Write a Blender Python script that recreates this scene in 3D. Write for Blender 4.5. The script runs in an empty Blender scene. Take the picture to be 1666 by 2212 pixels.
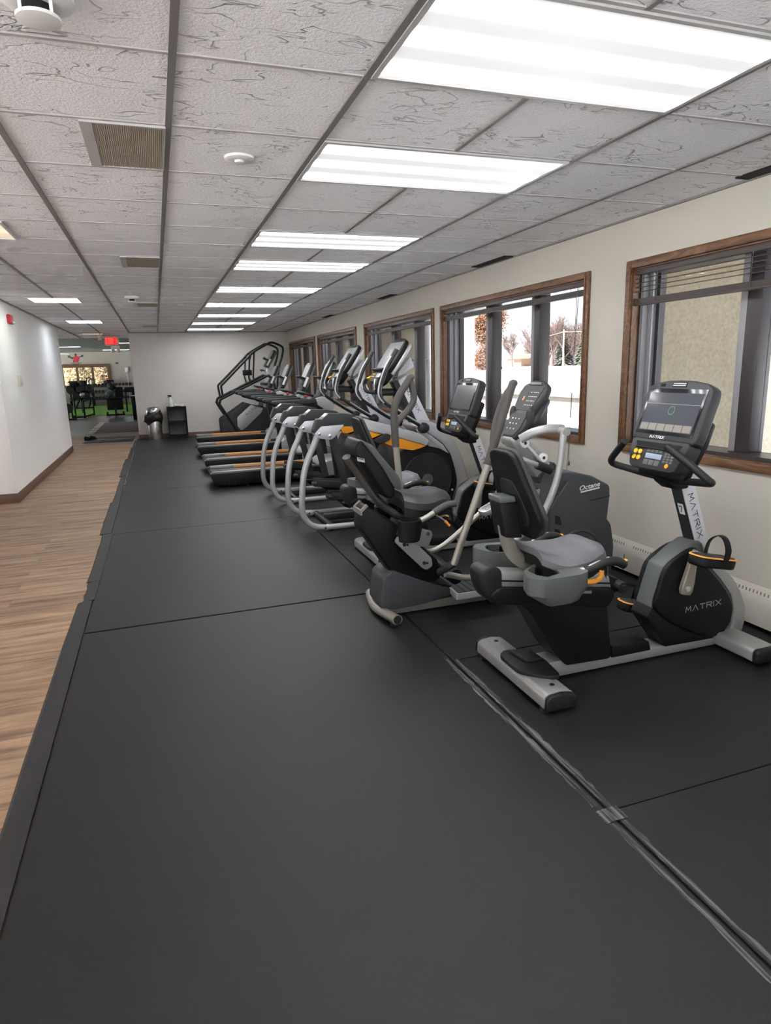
LAMP_LO, LAMP_HI, SKY, SUN, EXPO = .12, 9.5, .32, 11.0, 2.12
import bpy, bmesh, math, random
from mathutils import Vector, Matrix
PI = math.pi
COL = bpy.context.scene.collection
V = Vector

# ---------------------------------------------------------------- materials
MATS = {}
def _nodes(name):
    m = bpy.data.materials.new(name); m.use_nodes = True
    nt = m.node_tree
    b = nt.nodes['Principled BSDF']
    return m, nt, b
def N(nt, kind, **inp):
    n = nt.nodes.new(kind)
    for k, v in inp.items():
        k2 = k.replace('_', ' ')
        if k2 in n.inputs: n.inputs[k2].default_value = v
        else: setattr(n, k, v)
    return n
def mat(name, col, rough=.5, metal=0., bump=0., bscale=80., var=0., vscale=6., vcon=0., spec=.5, coat=0., emit=None, estr=0., stretch=None):
    """procedural surface: noise-varied colour and roughness plus a fine noise bump"""
    if name in MATS: return MATS[name]
    m, nt, b = _nodes(name)
    b.inputs['Base Color'].default_value = (*col, 1)
    b.inputs['Roughness'].default_value = rough
    b.inputs['Metallic'].default_value = metal
    b.inputs['Specular IOR Level'].default_value = spec
    if coat: b.inputs['Coat Weight'].default_value = coat
    if emit:
        b.inputs['Emission Color'].default_value = (*emit, 1); b.inputs['Emission Strength'].default_value = estr
    tc = N(nt, 'ShaderNodeTexCoord'); L = nt.links.new
    src = tc.outputs['Object']
    if stretch:
        mp = N(nt, 'ShaderNodeMapping'); mp.inputs['Scale'].default_value = stretch
        L(src, mp.inputs['Vector']); src = mp.outputs['Vector']
    if var:
        no = N(nt, 'ShaderNodeTexNoise', Scale=vscale, Detail=5., Roughness=.6); L(src, no.inputs['Vector'])
        mx = N(nt, 'ShaderNodeMix', data_type='RGBA')
        mx.inputs['A'].default_value = (*[max(0, c*(1-var)) for c in col], 1)
        mx.inputs['B'].default_value = (*[min(1, c*(1+var)) for c in col], 1)
        if vcon:
            mr = N(nt, 'ShaderNodeMapRange'); mr.inputs['From Min'].default_value = .5-vcon; mr.inputs['From Max'].default_value = .5+vcon
            L(no.outputs['Fac'], mr.inputs['Value']); L(mr.outputs['Result'], mx.inputs['Factor'])
        else: L(no.outputs['Fac'], mx.inputs['Factor'])
        L(mx.outputs['Result'], b.inputs['Base Color'])
    if bump:
        nb = N(nt, 'ShaderNodeTexNoise', Scale=bscale, Detail=3.); L(src, nb.inputs['Vector'])
        bp = N(nt, 'ShaderNodeBump', Strength=bump, Distance=.004); L(nb.outputs['Fac'], bp.inputs['Height'])
        L(bp.outputs['Normal'], b.inputs['Normal'])
    MATS[name] = m
    return m

# ---------------------------------------------------------------- geometry helpers
def catmull(pts, k=5, closed=False):
    P = [V(p) for p in pts]; n = len(P); out = []
    rng = range(n) if closed else range(n-1)
    for i in rng:
        if closed: a, b, c, d = P[(i-1) % n], P[i], P[(i+1) % n], P[(i+2) % n]
        else:
            b, c = P[i], P[i+1]
            a = P[i-1] if i > 0 else b*2-c
            d = P[i+2] if i+2 < n else c*2-b
        for s in range(k):
            t = s/k
            out.append(.5*((2*b)+(c-a)*t+(2*a-5*b+4*c-d)*t*t+(3*b-a-3*c+d)*t**3))
    if not closed: out.append(P[-1])
    return out
def rnd(pts, r, seg=4):
    """round the corners of a 2D polygon"""
    n = len(pts); out = []
    for i in range(n):
        p = V(pts[i]); a = V(pts[i-1])-p; b = V(pts[(i+1) % n])-p
        la, lb = a.length, b.length
        rr = min(r, la*.45, lb*.45)
        p0 = p+a/la*rr; p1 = p+b/lb*rr
        for s in range(seg+1):
            t = s/seg
            q = p0*(1-t)**2+p*2*t*(1-t)+p1*t*t
            out.append((q.x, q.y))
    return out
class Fr:
    """a local frame: s and t span a plane, n = s x t points out of it"""
    def __init__(self, o, s, t):
        self.o = V(o); self.s = V(s).normalized(); self.t = V(t).normalized(); self.n = self.s.cross(self.t).normalized()
    def pt(self, a, b, c=0.): return self.o+self.s*a+self.t*b+self.n*c
XZ = Fr((0, 0, 0), (1, 0, 0), (0, 0, 1))      # n = -y
XY = Fr((0, 0, 0), (1, 0, 0), (0, 1, 0))      # n = +z
YZ = Fr((0, 0, 0), (0, 1, 0), (0, 0, 1))      # n = +x

ORG = {}
class MB:
    def __init__(self): self.bm = bmesh.new()
    def _merge(self, t):
        me = bpy.data.meshes.new('tmp'); t.to_mesh(me); t.free()
        self.bm.from_mesh(me); bpy.data.meshes.remove(me)
    def raw(self, vs, fs):
        b = [self.bm.verts.new(v) for v in vs]
        for f in fs:
            try: self.bm.faces.new([b[i] for i in f])
            except ValueError: pass
        return self
    def slab(self, fr, pts, c0, c1, bev=0., seg=2, rmat=None):
        t = bmesh.new()
        lo = [t.verts.new(fr.pt(p[0], p[1], c0)) for p in pts]
        hi = [t.verts.new(fr.pt(p[0], p[1], c1)) for p in pts]
        n = len(pts)
        t.faces.new(lo[::-1]); t.faces.new(hi)
        for i in range(n): t.faces.new((lo[i], lo[(i+1) % n], hi[(i+1) % n], hi[i]))
        bmesh.ops.recalc_face_normals(t, faces=t.faces)
        if bev:
            es = [e for e in t.edges if len(e.link_faces) == 2 and e.calc_face_angle(0) > .6]
            bmesh.ops.bevel(t, geom=es, offset=bev, offset_type='OFFSET', segments=seg, profile=.5, affect='EDGES', clamp_overlap=True)
        self._merge(t); return self
    def prism(self, pts, y0, y1, bev=0., seg=2):      # xz outline extruded along y
        return self.slab(XZ, pts, -y1, -y0, bev, seg)
    def box(self, x0, x1, y0, y1, z0, z1, bev=0., seg=2):
        return self.slab(XY, [(x0, y0), (x1, y0), (x1, y1), (x0, y1)], z0, z1, bev, seg)
    def fbox(self, fr, a0, a1, b0, b1, c0, c1, bev=0., seg=2):
        return self.slab(fr, [(a0, b0), (a1, b0), (a1, b1), (a0, b1)], c0, c1, bev, seg)
    def tube(self, path, r, n=12, k=5, rz=None, smooth=True, taper=None):
        P = catmull(path, k) if (smooth and len(path) > 2) else [V(p) for p in path]
        m = len(P); rings = []
        T = [(P[min(i+1, m-1)]-P[max(i-1, 0)]).normalized() for i in range(m)]
        up = V((0, 0, 1)) if abs(T[0].z) < .9 else V((0, 1, 0))
        u = (up-T[0]*up.dot(T[0])).normalized()
        vs = []
        for i in range(m):
            u = (u-T[i]*u.dot(T[i])).normalized(); w = T[i].cross(u)
            f = 1 if taper is None else 1+(taper-1)*i/(m-1)
            ring = []
            for j in range(n):
                a = 2*PI*j/n
                ring.append(len(vs)); vs.append(P[i]+(u*math.cos(a)*(rz or r)+w*math.sin(a)*r)*f)
            rings.append(ring)
        fs = []
        for i in range(m-1):
            for j in range(n):
                fs.append((rings[i][j], rings[i][(j+1) % n], rings[i+1][(j+1) % n], rings[i+1][j]))
        fs.append(tuple(rings[0][::-1])); fs.append(tuple(rings[-1]))
        return self.raw(vs, fs)
    def cyl(self, p0, p1, r, n=20, r2=None):
        p0, p1 = V(p0), V(p1)
        return self.tube([p0, p1], r, n, smooth=False, taper=(None if r2 is None else r2/r))
    def lathe(self, prof, c=(0, 0, 0), n=28, cap=True):
        vs = []; c = V(c)
        for (r, z) in prof:
            for j in range(n):
                a = 2*PI*j/n; vs.append(c+V((r*math.cos(a), r*math.sin(a), z)))
        fs = []
        for i in range(len(prof)-1):
            for j in range(n):
                fs.append((i*n+j, i*n+(j+1) % n, (i+1)*n+(j+1) % n, (i+1)*n+j))
        if cap: fs.append(tuple(range(n))[::-1]); fs.append(tuple(range((len(prof)-1)*n, len(prof)*n)))
        return self.raw(vs, fs)
    def ell(self, c, r, nu=16, nv=10):
        vs = []; c = V(c)
        for i in range(nv+1):
            th = PI*i/nv
            for j in range(nu):
                a = 2*PI*j/nu
                vs.append(c+V((r[0]*math.sin(th)*math.cos(a), r[1]*math.sin(th)*math.sin(a), r[2]*math.cos(th))))
        fs = [(i*nu+j, i*nu+(j+1) % nu, (i+1)*nu+(j+1) % nu, (i+1)*nu+j) for i in range(nv) for j in range(nu)]
        self.raw(vs, fs)
        bmesh.ops.remove_doubles(self.bm, verts=self.bm.verts, dist=1e-6)
        return self
    def shell(self, fn, nu, nv, th):
        """thick sheet: fn(u,v) gives the top surface, the underside lies th below"""
        vs = [V(fn(i/nu, j/nv)) for i in range(nu+1) for j in range(nv+1)]
        m = len(vs); vs += [p-V((0, 0, th)) for p in vs]
        ix = lambda i, j: i*(nv+1)+j
        fs = []
        for i in range(nu):
            for j in range(nv):
                fs.append((ix(i, j), ix(i+1, j), ix(i+1, j+1), ix(i, j+1)))
                fs.append(tuple(m+q for q in (ix(i, j), ix(i, j+1), ix(i+1, j+1), ix(i+1, j))))
        for i in range(nu):
            fs.append((ix(i, 0), m+ix(i, 0), m+ix(i+1, 0), ix(i+1, 0))); fs.append((ix(i, nv), ix(i+1, nv), m+ix(i+1, nv), m+ix(i, nv)))
        for j in range(nv):
            fs.append((ix(0, j), ix(0, j+1), m+ix(0, j+1), m+ix(0, j))); fs.append((ix(nu, j), m+ix(nu, j), m+ix(nu, j+1), ix(nu, j+1)))
        return self.raw(vs, fs)
    def strokes(self, fr, text, h, w, gap=.28, th=.13, c=.0015):
        """wide sans letters drawn as ribbons lying in the frame"""
        G = {'M': [[(0, 0), (.12, 1), (.5, .3), (.88, 1), (1, 0)]], 'A': [[(0, 0), (.5, 1), (1, 0)]],
             'T': [[(0, .95), (1, .95)], [(.5, .9), (.5, 0)]], 'R': [[(0, 0), (0, .95), (.85, .95), (1, .75), (.85, .5), (.1, .5)], [(.45, .5), (1, 0)]],
             'I': [[(.0, 0), (.0, 1)]], 'X': [[(0, 0), (1, 1)], [(0, 1), (1, 0)]], 'E': [[(1, 1), (0, 1), (0, 0), (1, 0)], [(0, .5), (.85, .5)]],
             '7': [[(0, .95), (1, .95), (.35, 0)]], '>': [[(0, 1), (.7, .5), (0, 0)]]}
        x = 0
        for ch in text:
            wd = .08 if ch == 'I' else 1.
            for pl in G[ch]:
                for (a, b) in zip(pl, pl[1:]):
                    A = V((x+a[0]*w, a[1]*h)); B = V((x+b[0]*w, b[1]*h))
                    d = (B-A).normalized(); nn = V((-d.y, d.x))*th*h*.5; e = d*th*h*.3
                    q = [A-e-nn, B+e-nn, B+e+nn, A-e+nn]
                    self.raw([fr.pt(p.x, p.y, c) for p in q], [(0, 1, 2, 3)])
            x += (wd+gap)*w
        return self
    def font(self, fr, text, h, shear=0., c=.0015, sx=1., ext=.0):
        cu = bpy.data.curves.new('txt', 'FONT'); cu.body = text; cu.size = 1.; cu.shear = shear; cu.extrude = ext
        cu.offset = .015
        o = bpy.data.objects.new('txt', cu); COL.objects.link(o)
        dg = bpy.context.evaluated_depsgraph_get(); dg.update()
        me = bpy.data.meshes.new_from_object(o.evaluated_get(dg))
        for v in me.vertices: v.co = fr.pt(v.co.x*h*sx, v.co.y*h, c+v.co.z*h)
        self.bm.from_mesh(me); bpy.data.meshes.remove(me); bpy.data.objects.remove(o); bpy.data.curves.remove(cu)
        return self
    def build(self, name, m, parent=None, sharp=35, recalc=True):
        if recalc: bmesh.ops.recalc_face_normals(self.bm, faces=self.bm.faces)
        if parent is not None: org = ORG[parent.name]
        else:
            xs = [v.co for v in self.bm.verts]
            mn = V((min(p.x for p in xs), min(p.y for p in xs), min(p.z for p in xs)))
            mx = V((max(p.x for p in xs), max(p.y for p in xs), max(p.z for p in xs)))
            org = V(((mn.x+mx.x)/2, (mn.y+mx.y)/2, mn.z))
        bmesh.ops.translate(self.bm, verts=self.bm.verts, vec=-org)
        me = bpy.data.meshes.new(name); self.bm.to_mesh(me); self.bm.free()
        for p in me.polygons: p.use_smooth = True
        me.set_sharp_from_angle(angle=math.radians(sharp))
        me.materials.append(m)
        o = bpy.data.objects.new(name, me); COL.objects.link(o)
        if parent is not None: o.parent = parent
        else: o.location = org
        ORG[o.name] = org
        return o
def tag(o, label=None, cat=None, group=None, kind=None):
    if label: o['label'] = label
    if cat: o['category'] = cat
    if group: o['group'] = group
    if kind: o['kind'] = kind
    return o
def thing(name, loc, label, cat, group=None):
    o = bpy.data.objects.new(name, None); COL.objects.link(o); o.location = loc
    o.empty_display_size = .1
    ORG[o.name] = V(loc)
    return tag(o, label, cat, group)
def struct(o): o['kind'] = 'structure'; return o
def dup(root, delta, label, group=None):
    """copy a thing with its parts and their sub-parts (mesh data shared)"""
    c = root.copy(); COL.objects.link(c); c.location = root.location+V(delta); c['label'] = label
    if group: c['group'] = group
    ORG[c.name] = V(c.location)
    for ch in list(root.children):
        d = ch.copy(); COL.objects.link(d); d.parent = c
        for g in list(ch.children):
            e = g.copy(); COL.objects.link(e); e.parent = d
    return c
# ---------------------------------------------------------------- surfaces
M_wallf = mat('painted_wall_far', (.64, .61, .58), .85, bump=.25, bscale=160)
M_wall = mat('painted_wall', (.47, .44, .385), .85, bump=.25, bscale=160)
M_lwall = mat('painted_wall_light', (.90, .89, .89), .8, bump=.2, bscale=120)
M_gymwall = mat('gym_wall_paint', (.42, .375, .35), .85, bump=.2, bscale=60)
M_tbar = mat('ceiling_tee', (.20, .19, .185), .5, var=.1)  # dark tone holds the recess shade of lighter metal tees
M_tbar2 = mat('pale_cross_tee', (.47, .45, .445), .6)
M_slate = mat('slate_plastic', (.050, .053, .058), .42, spec=.4, bump=.12, bscale=500)
M_rubber = mat('black_rubber', (.012, .012, .0125), .45, spec=.32, bump=.35, bscale=420, var=.18, vscale=3.)
M_rubber2 = mat('black_rubber_border', (.015, .015, .016), .5, bump=.3, bscale=300, var=.2, vscale=9.)
M_gap = mat('dark_gap', (.006, .006, .006), .9)
M_base = mat('brown_baseboard', (.15, .085, .058), .5, var=.25, vscale=5, stretch=(1, 14, 14))
M_silver = mat('silver_powder_coat', (.36, .362, .355), .36, .45, bump=.06, bscale=500)
M_lsilver = mat('pale_silver_panel', (.45, .46, .48), .34, .35, bump=.04, bscale=500)
M_beige_metal = mat('champagne_metal', (.30, .28, .245), .38, .45, bump=.05, bscale=400)
M_grey = mat('grey_plastic_shell', (.10, .11, .105), .42, spec=.4, bump=.12, bscale=600)
M_dgrey = mat('dark_grey_plastic', (.027, .029, .031), .45, spec=.35, bump=.15, bscale=600)
M_black = mat('black_plastic', (.0055, .0057, .0065), .48, spec=.25, bump=.2, bscale=700)
M_gloss = mat('glossy_black', (.008, .008, .010), .12)
M_grip = mat('rubber_grip', (.015, .015, .015), .6, bump=.2, bscale=500)
M_brgrip = mat('taupe_grip', (.055, .05, .046), .55, spec=.35, bump=.2, bscale=500)
M_seat = mat('grey_saddle_vinyl', (.135, .13, .142), .42, bump=.1, bscale=300)
M_chrome = mat('bright_bolt', (.75, .75, .74), .2, .9)
M_white = mat('white_plastic', (.75, .75, .73), .4)
M_orange = mat('orange_accent', (.85, .33, .02), .42)
M_trim = mat('orange_edge_trim', (.9, .40, .06), .4)
M_dorange = mat('copper_stripe', (.90, .40, .13), .45)
M_red = mat('red_plastic', (.55, .02, .05), .35)
M_inkd = mat('dark_lettering', (.06, .06, .07), .5)
M_inkl = mat('silver_lettering', (.42, .42, .42), .4, .3)
M_inkw = mat('white_lettering', (.82, .82, .80), .5)
M_cap = mat('black_end_cap', (.013, .0135, .014), .5, spec=.35, bump=.15, bscale=400)
M_alu = mat('grey_aluminium', (.27, .265, .28), .5, .2)
M_bronze = mat('dark_bronze_frame', (.035, .028, .030), .4)
M_slat = mat('brown_blind_slat', (.055, .042, .038), .45)
M_stucco = mat('stucco', (.92, .77, .575), .9, bump=1.6, bscale=26, var=.16, vscale=26, vcon=.2)
M_snow = mat('snow', (.86, .88, .92), .8, bump=.3, bscale=3)
M_conc = mat('concrete', (.115, .106, .088), .85, bump=.5, bscale=20, var=.12, vscale=3)  # cream wall toned down to stand in for shade on it
M_bark = mat('winter_bark', (.085, .055, .046), .9, var=.35, vscale=2)
M_leaf = mat('dry_brown_leaf', (.15, .07, .035), .9, var=.4, vscale=4)
M_spruce = mat('spruce_needles', (.034, .036, .026), .9, var=.4, vscale=4)
M_pole = mat('weathered_pole', (.22, .18, .13), .8)
M_turf = mat('green_turf', (.15, .32, .03), .9, bump=.5, bscale=90, var=.15)
M_purple = mat('mauve_carpet', (.15, .11, .11), .95, bump=.5, bscale=200, var=.25, vscale=60)
M_steel = mat('brushed_steel', (.62, .61, .60), .22, .95, bump=.05, bscale=60, stretch=(1, 1, 30))
M_bag = mat('black_bin_liner', (.012, .012, .013), .3, bump=.7, bscale=30)
M_gymfloor = mat('grey_gym_floor', (.055, .06, .06), .3, bump=.2, bscale=120, var=.25, vscale=4)
M_gymceil = mat('dark_gym_ceiling', (.05, .05, .045), .9, bump=.4, bscale=20, var=.3, vscale=8)
M_heater = mat('heater_enamel', (.45, .42, .375), .5, bump=.05, bscale=200)
M_vent = mat('vent_mesh', (.50, .45, .37), .6, bump=.2, bscale=260)
M_tile_ui = mat('lit_screen_tile', (.17, .16, .14), .3, emit=(.62, .58, .50), estr=.035)
M_lcd = mat('lit_lcd', (.2, .23, .3), .25, emit=(.45, .55, .75), estr=.07)
M_led = mat('orange_led', (.5, .1, .02), .4, emit=(1., .25, .05), estr=.25)
M_yellow = mat('yellow_key', (.9, .5, .03), .4)
M_screen = mat('display_glass', (.05, .052, .06), .10, emit=(.10, .11, .14), estr=.06)
M_greenring = mat('green_screen_ring', (.05, .2, .12), .3, emit=(.2, .5, .35), estr=.03)
M_exitred = mat('exit_letters', (.8, .02, .02), .4, emit=(1., .04, .03), estr=.4)
M_exitbox = mat('exit_housing', (.55, .42, .36), .5)

def wood_trim():
    m, nt, b = _nodes('oak_trim'); L = nt.links.new
    tc = N(nt, 'ShaderNodeTexCoord')
    mp = N(nt, 'ShaderNodeMapping'); mp.inputs['Scale'].default_value = (20, 1.6, 7)
    no = N(nt, 'ShaderNodeTexNoise', Scale=3.2, Detail=7., Distortion=1.2)
    cr = N(nt, 'ShaderNodeValToRGB')
    cr.color_ramp.elements[0].position = .3; cr.color_ramp.elements[0].color = (.055, .024, .010, 1)
    cr.color_ramp.elements[1].position = .72; cr.color_ramp.elements[1].color = (.21, .10, .045, 1)
    L(tc.outputs['Object'], mp.inputs['Vector']); L(mp.outputs['Vector'], no.inputs['Vector'])
    L(no.outputs['Fac'], cr.inputs['Fac']); L(cr.outputs['Color'], b.inputs['Base Color'])
    b.inputs['Roughness'].default_value = .42
    return m
M_oak = wood_trim()

def plank_floor():
    m, nt, b = _nodes('vinyl_plank'); L = nt.links.new
    tc = N(nt, 'ShaderNodeTexCoord')
    br = N(nt, 'ShaderNodeTexBrick', Scale=1., Mortar_Size=.0015, Mortar_Smooth=.3, Bias=0., Brick_Width=1.22, Row_Height=.182)
    br.offset = .37; br.offset_frequency = 2
    br.inputs['Color1'].default_value = (.2, .2, .2, 1); br.inputs['Color2'].default_value = (.9, .9, .9, 1)
    br.inputs['Mortar'].default_value = (.0, .0, .0, 1)
    L(tc.outputs['Object'], br.inputs['Vector'])
    # grain runs along each plank, shifted from plank to plank
    ad = N(nt, 'ShaderNodeVectorMath', operation='MULTIPLY_ADD')
    L(br.outputs['Color'], ad.inputs[0]); ad.inputs[1].default_value = (9, 5, 3); L(tc.outputs['Object'], ad.inputs[2])
    mp = N(nt, 'ShaderNodeMapping'); mp.inputs['Scale'].default_value = (.9, 9., 1.)
    L(ad.outputs['Vector'], mp.inputs['Vector'])
    no = N(nt, 'ShaderNodeTexNoise', Scale=1.6, Detail=6., Roughness=.55, Distortion=.9); L(mp.outputs['Vector'], no.inputs['Vector'])
    cr = N(nt, 'ShaderNodeValToRGB')
    e = cr.color_ramp.elements
    e[0].position = .30; e[0].color = (.13, .075, .045, 1); e[1].position = .72; e[1].color = (.50, .335, .215, 1)
    x = e.new(.5); x.color = (.35, .22, .135, 1)
    L(no.outputs['Fac'], cr.inputs['Fac'])
    mul = N(nt, 'ShaderNodeMix', data_type='RGBA', blend_type='MULTIPLY'); mul.inputs['Factor'].default_value = 1.
    rr = N(nt, 'ShaderNodeMapRange'); rr.inputs['To Min'].default_value = .82; rr.inputs['To Max'].default_value = 1.08
    sp = N(nt, 'ShaderNodeSeparateColor'); L(br.outputs['Color'], sp.inputs['Color']); L(sp.outputs['Red'], rr.inputs['Value'])
    L(cr.outputs['Color'], mul.inputs['A']); L(rr.outputs['Result'], mul.inputs['B'])
    L(mul.outputs['Result'], b.inputs['Base Color'])
    b.inputs['Roughness'].default_value = .5
    bp = N(nt, 'ShaderNodeBump', Strength=.25, Distance=.002); L(no.outputs['Fac'], bp.inputs['Height']); L(bp.outputs['Normal'], b.inputs['Normal'])
    return m
M_plank = plank_floor()

def ceiling_tile():
    """mineral tile: fine stipple plus scattered ragged fissures, all as relief"""
    m, nt, b = _nodes('fissured_ceiling_tile'); L = nt.links.new
    tc = N(nt, 'ShaderNodeTexCoord')
    fine = N(nt, 'ShaderNodeTexNoise', Scale=75., Detail=4., Roughness=.65); L(tc.outputs['Object'], fine.inputs['Vector'])
    mp = N(nt, 'ShaderNodeMapping'); mp.inputs['Scale'].default_value = (3.4, 7.5, 1.); mp.inputs['Rotation'].default_value = (0, 0, .35)
    L(tc.outputs['Object'], mp.inputs['Vector'])
    n1 = N(nt, 'ShaderNodeTexNoise', Scale=1.5, Detail=2.6, Roughness=.5, Distortion=.55); L(mp.outputs['Vector'], n1.inputs['Vector'])
    s = N(nt, 'ShaderNodeMath', operation='SUBTRACT'); L(n1.outputs['Fac'], s.inputs[0]); s.inputs[1].default_value = .5
    ab = N(nt, 'ShaderNodeMath', operation='ABSOLUTE'); L(s.outputs[0], ab.inputs[0])
    rg = N(nt, 'ShaderNodeMapRange'); rg.inputs['From Min'].default_value = 0; rg.inputs['From Max'].default_value = .014
    rg.inputs['To Min'].default_value = 1; rg.inputs['To Max'].default_value = 0; L(ab.outputs[0], rg.inputs['Value'])
    mk = N(nt, 'ShaderNodeTexNoise', Scale=4.2, Detail=1.); L(tc.outputs['Object'], mk.inputs['Vector'])
    mr = N(nt, 'ShaderNodeMapRange'); mr.inputs['From Min'].default_value = .46; mr.inputs['From Max'].default_value = .55
    L(mk.outputs['Fac'], mr.inputs['Value'])
    mu = N(nt, 'ShaderNodeMath', operation='MULTIPLY'); L(rg.outputs['Result'], mu.inputs[0]); L(mr.outputs['Result'], mu.inputs[1])
    h = N(nt, 'ShaderNodeMath', operation='MULTIPLY_ADD'); L(mu.outputs[0], h.inputs[0]); h.inputs[1].default_value = -2.8; L(fine.outputs['Fac'], h.inputs[2])
    bp = N(nt, 'ShaderNodeBump', Strength=.9, Distance=.010); L(h.outputs[0], bp.inputs['Height']); L(bp.outputs['Normal'], b.inputs['Normal'])
    cm = N(nt, 'ShaderNodeMix', data_type='RGBA'); cm.inputs['A'].default_value = (.80, .795, .81, 1); cm.inputs['B'].default_value = (.96, .955, .97, 1)
    L(fine.outputs['Fac'], cm.inputs['Factor']); L(cm.outputs['Result'], b.inputs['Base Color'])
    b.inputs['Roughness'].default_value = .9
    return m
M_tile = ceiling_tile()

def lamp_lens(name, col, lo, hi, ntube):
    """prismatic lens lit by fluorescent tubes that lie along x behind it"""
    m, nt, b = _nodes(name); L = nt.links.new
    tc = N(nt, 'ShaderNodeTexCoord'); sp = N(nt, 'ShaderNodeSeparateXYZ'); L(tc.outputs['Object'], sp.inputs['Vector'])
    a = N(nt, 'ShaderNodeMath', operation='MULTIPLY_ADD'); L(sp.outputs['Y'], a.inputs[0]); a.inputs[1].default_value = 2*PI*ntube/.6; a.inputs[2].default_value = PI*(ntube % 2 == 0)
    c = N(nt, 'ShaderNodeMath', operation='COSINE'); L(a.outputs[0], c.inputs[0])
    r = N(nt, 'ShaderNodeMapRange', interpolation_type='LINEAR'); r.inputs['From Min'].default_value = 0; r.inputs['To Min'].default_value = lo; r.inputs['To Max'].default_value = hi
    hf = N(nt, 'ShaderNodeMath', operation='MULTIPLY_ADD'); L(c.outputs[0], hf.inputs[0]); hf.inputs[1].default_value = .5; hf.inputs[2].default_value = .5
    pw = N(nt, 'ShaderNodeMath', operation='POWER'); L(hf.outputs[0], pw.inputs[0]); pw.inputs[1].default_value = 5.
    L(pw.outputs[0], r.inputs['Value'])
    b.inputs['Base Color'].default_value = (.8, .8, .8, 1); b.inputs['Roughness'].default_value = .35
    b.inputs['Emission Color'].default_value = (*col, 1); L(r.outputs['Result'], b.inputs['Emission Strength'])
    ck = N(nt, 'ShaderNodeTexChecker', Scale=160.); L(tc.outputs['Object'], ck.inputs['Vector'])
    bp = N(nt, 'ShaderNodeBump', Strength=.3, Distance=.003); L(ck.outputs['Fac'], bp.inputs['Height']); L(bp.outputs['Normal'], b.inputs['Normal'])
    return m

def glass_mat():
    m = bpy.data.materials.new('window_glass'); m.use_nodes = True; nt = m.node_tree; nt.nodes.clear(); L = nt.links.new
    o = N(nt, 'ShaderNodeOutputMaterial'); t = N(nt, 'ShaderNodeBsdfTransparent'); g = N(nt, 'ShaderNodeBsdfGlossy', Roughness=.0)
    t.inputs['Color'].default_value = (.95, .96, .97, 1)
    f = N(nt, 'ShaderNodeLayerWeight', Blend=.5); x = N(nt, 'ShaderNodeMixShader')
    pw = N(nt, 'ShaderNodeMath', operation='POWER'); L(f.outputs['Facing'], pw.inputs[0]); pw.inputs[1].default_value = 5.
    ma = N(nt, 'ShaderNodeMath', operation='MULTIPLY_ADD'); L(pw.outputs[0], ma.inputs[0]); ma.inputs[1].default_value = .45; ma.inputs[2].default_value = .02
    L(ma.outputs[0], x.inputs['Fac']); L(t.outputs[0], x.inputs[1]); L(g.outputs[0], x.inputs[2]); L(x.outputs[0], o.inputs['Surface'])
    return m
M_glass = glass_mat()

def tape_mat():
    """clear tape over the rubber seam: glossy, pale streaks paint scuffs and window sheen"""
    m, nt, b = _nodes('scuffed_sheen_tape'); L = nt.links.new
    tc = N(nt, 'ShaderNodeTexCoord'); mp = N(nt, 'ShaderNodeMapping'); mp.inputs['Scale'].default_value = (45, 1.6, 1)
    L(tc.outputs['Object'], mp.inputs['Vector'])
    no = N(nt, 'ShaderNodeTexNoise', Scale=1.6, Detail=5.); L(mp.outputs['Vector'], no.inputs['Vector'])
    cr = N(nt, 'ShaderNodeValToRGB'); cr.color_ramp.elements[0].position = .42; cr.color_ramp.elements[0].color = (.07, .07, .072, 1)
    cr.color_ramp.elements[1].position = .66; cr.color_ramp.elements[1].color = (.36, .35, .34, 1)
    L(no.outputs['Fac'], cr.inputs['Fac']); L(cr.outputs['Color'], b.inputs['Base Color'])
    b.inputs['Roughness'].default_value = .22
    return m
M_tape = tape_mat()

M_pad = mat('charcoal_pad', (.035, .036, .037), .6, spec=.35, bump=.15, bscale=300)
M_tv = mat('glossy_tv_screen', (.15, .153, .158), .34)  # grey base stands in for reflections on the dark glass
M_mast = mat('pale_mast_panel', (.62, .63, .67), .36, .15)
M_leaf2 = mat('pale_dry_leaf', (.26, .19, .09), .9, var=.4, vscale=4)
# ---------------------------------------------------------------- room shell
CZ = 2.44; WX = 3.13; FY = 16.45
X0, PX, YA, PY = .141, .6125, 2.282, .6096
WIN = [(1.16, 3.88), (4.29, 7.03), (7.22, 9.93), (10.37, 13.05), (13.28, 15.95), (-1.7, .98)]  # last pair is an unseen window added behind the camera for light
Z0, Z1 = .87, 2.16
struct(MB().box(-8, WX+.27, -4.2, 18.35, -.06, 0).build('floor', M_plank))
struct(MB().box(-8, WX+.27, 18.35, 37.2, -.06, 0).build('floor_gym', M_gymfloor))
w = MB()
w.box(WX, WX+.27, -4.2, 16.6, 0, Z0); w.box(WX, WX+.27, -4.2, 16.6, Z1, 2.7)
ys = sorted(WIN); prev = -4.2
for a, b in ys: w.box(WX, WX+.27, prev, a, Z0, Z1); prev = b
w.box(WX, WX+.27, prev, 16.6, Z0, Z1)
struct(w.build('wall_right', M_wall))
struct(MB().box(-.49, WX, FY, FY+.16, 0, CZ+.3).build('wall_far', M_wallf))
struct(MB().box(-1.96, -1.735, 8.89, 14.6, 0, CZ+.02).build('wall_left', M_lwall))
ww = MB().box(-8.2, -8, 8.2, 20, 0, 2.8).box(-8.2, -8, 20, 36, 0, .3).box(-8.2, -8, 20, 36, 2.4, 2.8).box(-8.2, -8, 36, 37.2, 0, 2.8).box(-8.2, -8, -4.2, 8.2, 0, .25).box(-8.2, -8, -4.2, 8.2, 2.38, 2.8).box(-8.2, -8, -4.2, -3.6, .25, 2.38)  # openings added out of view to let in sun and sky
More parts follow.
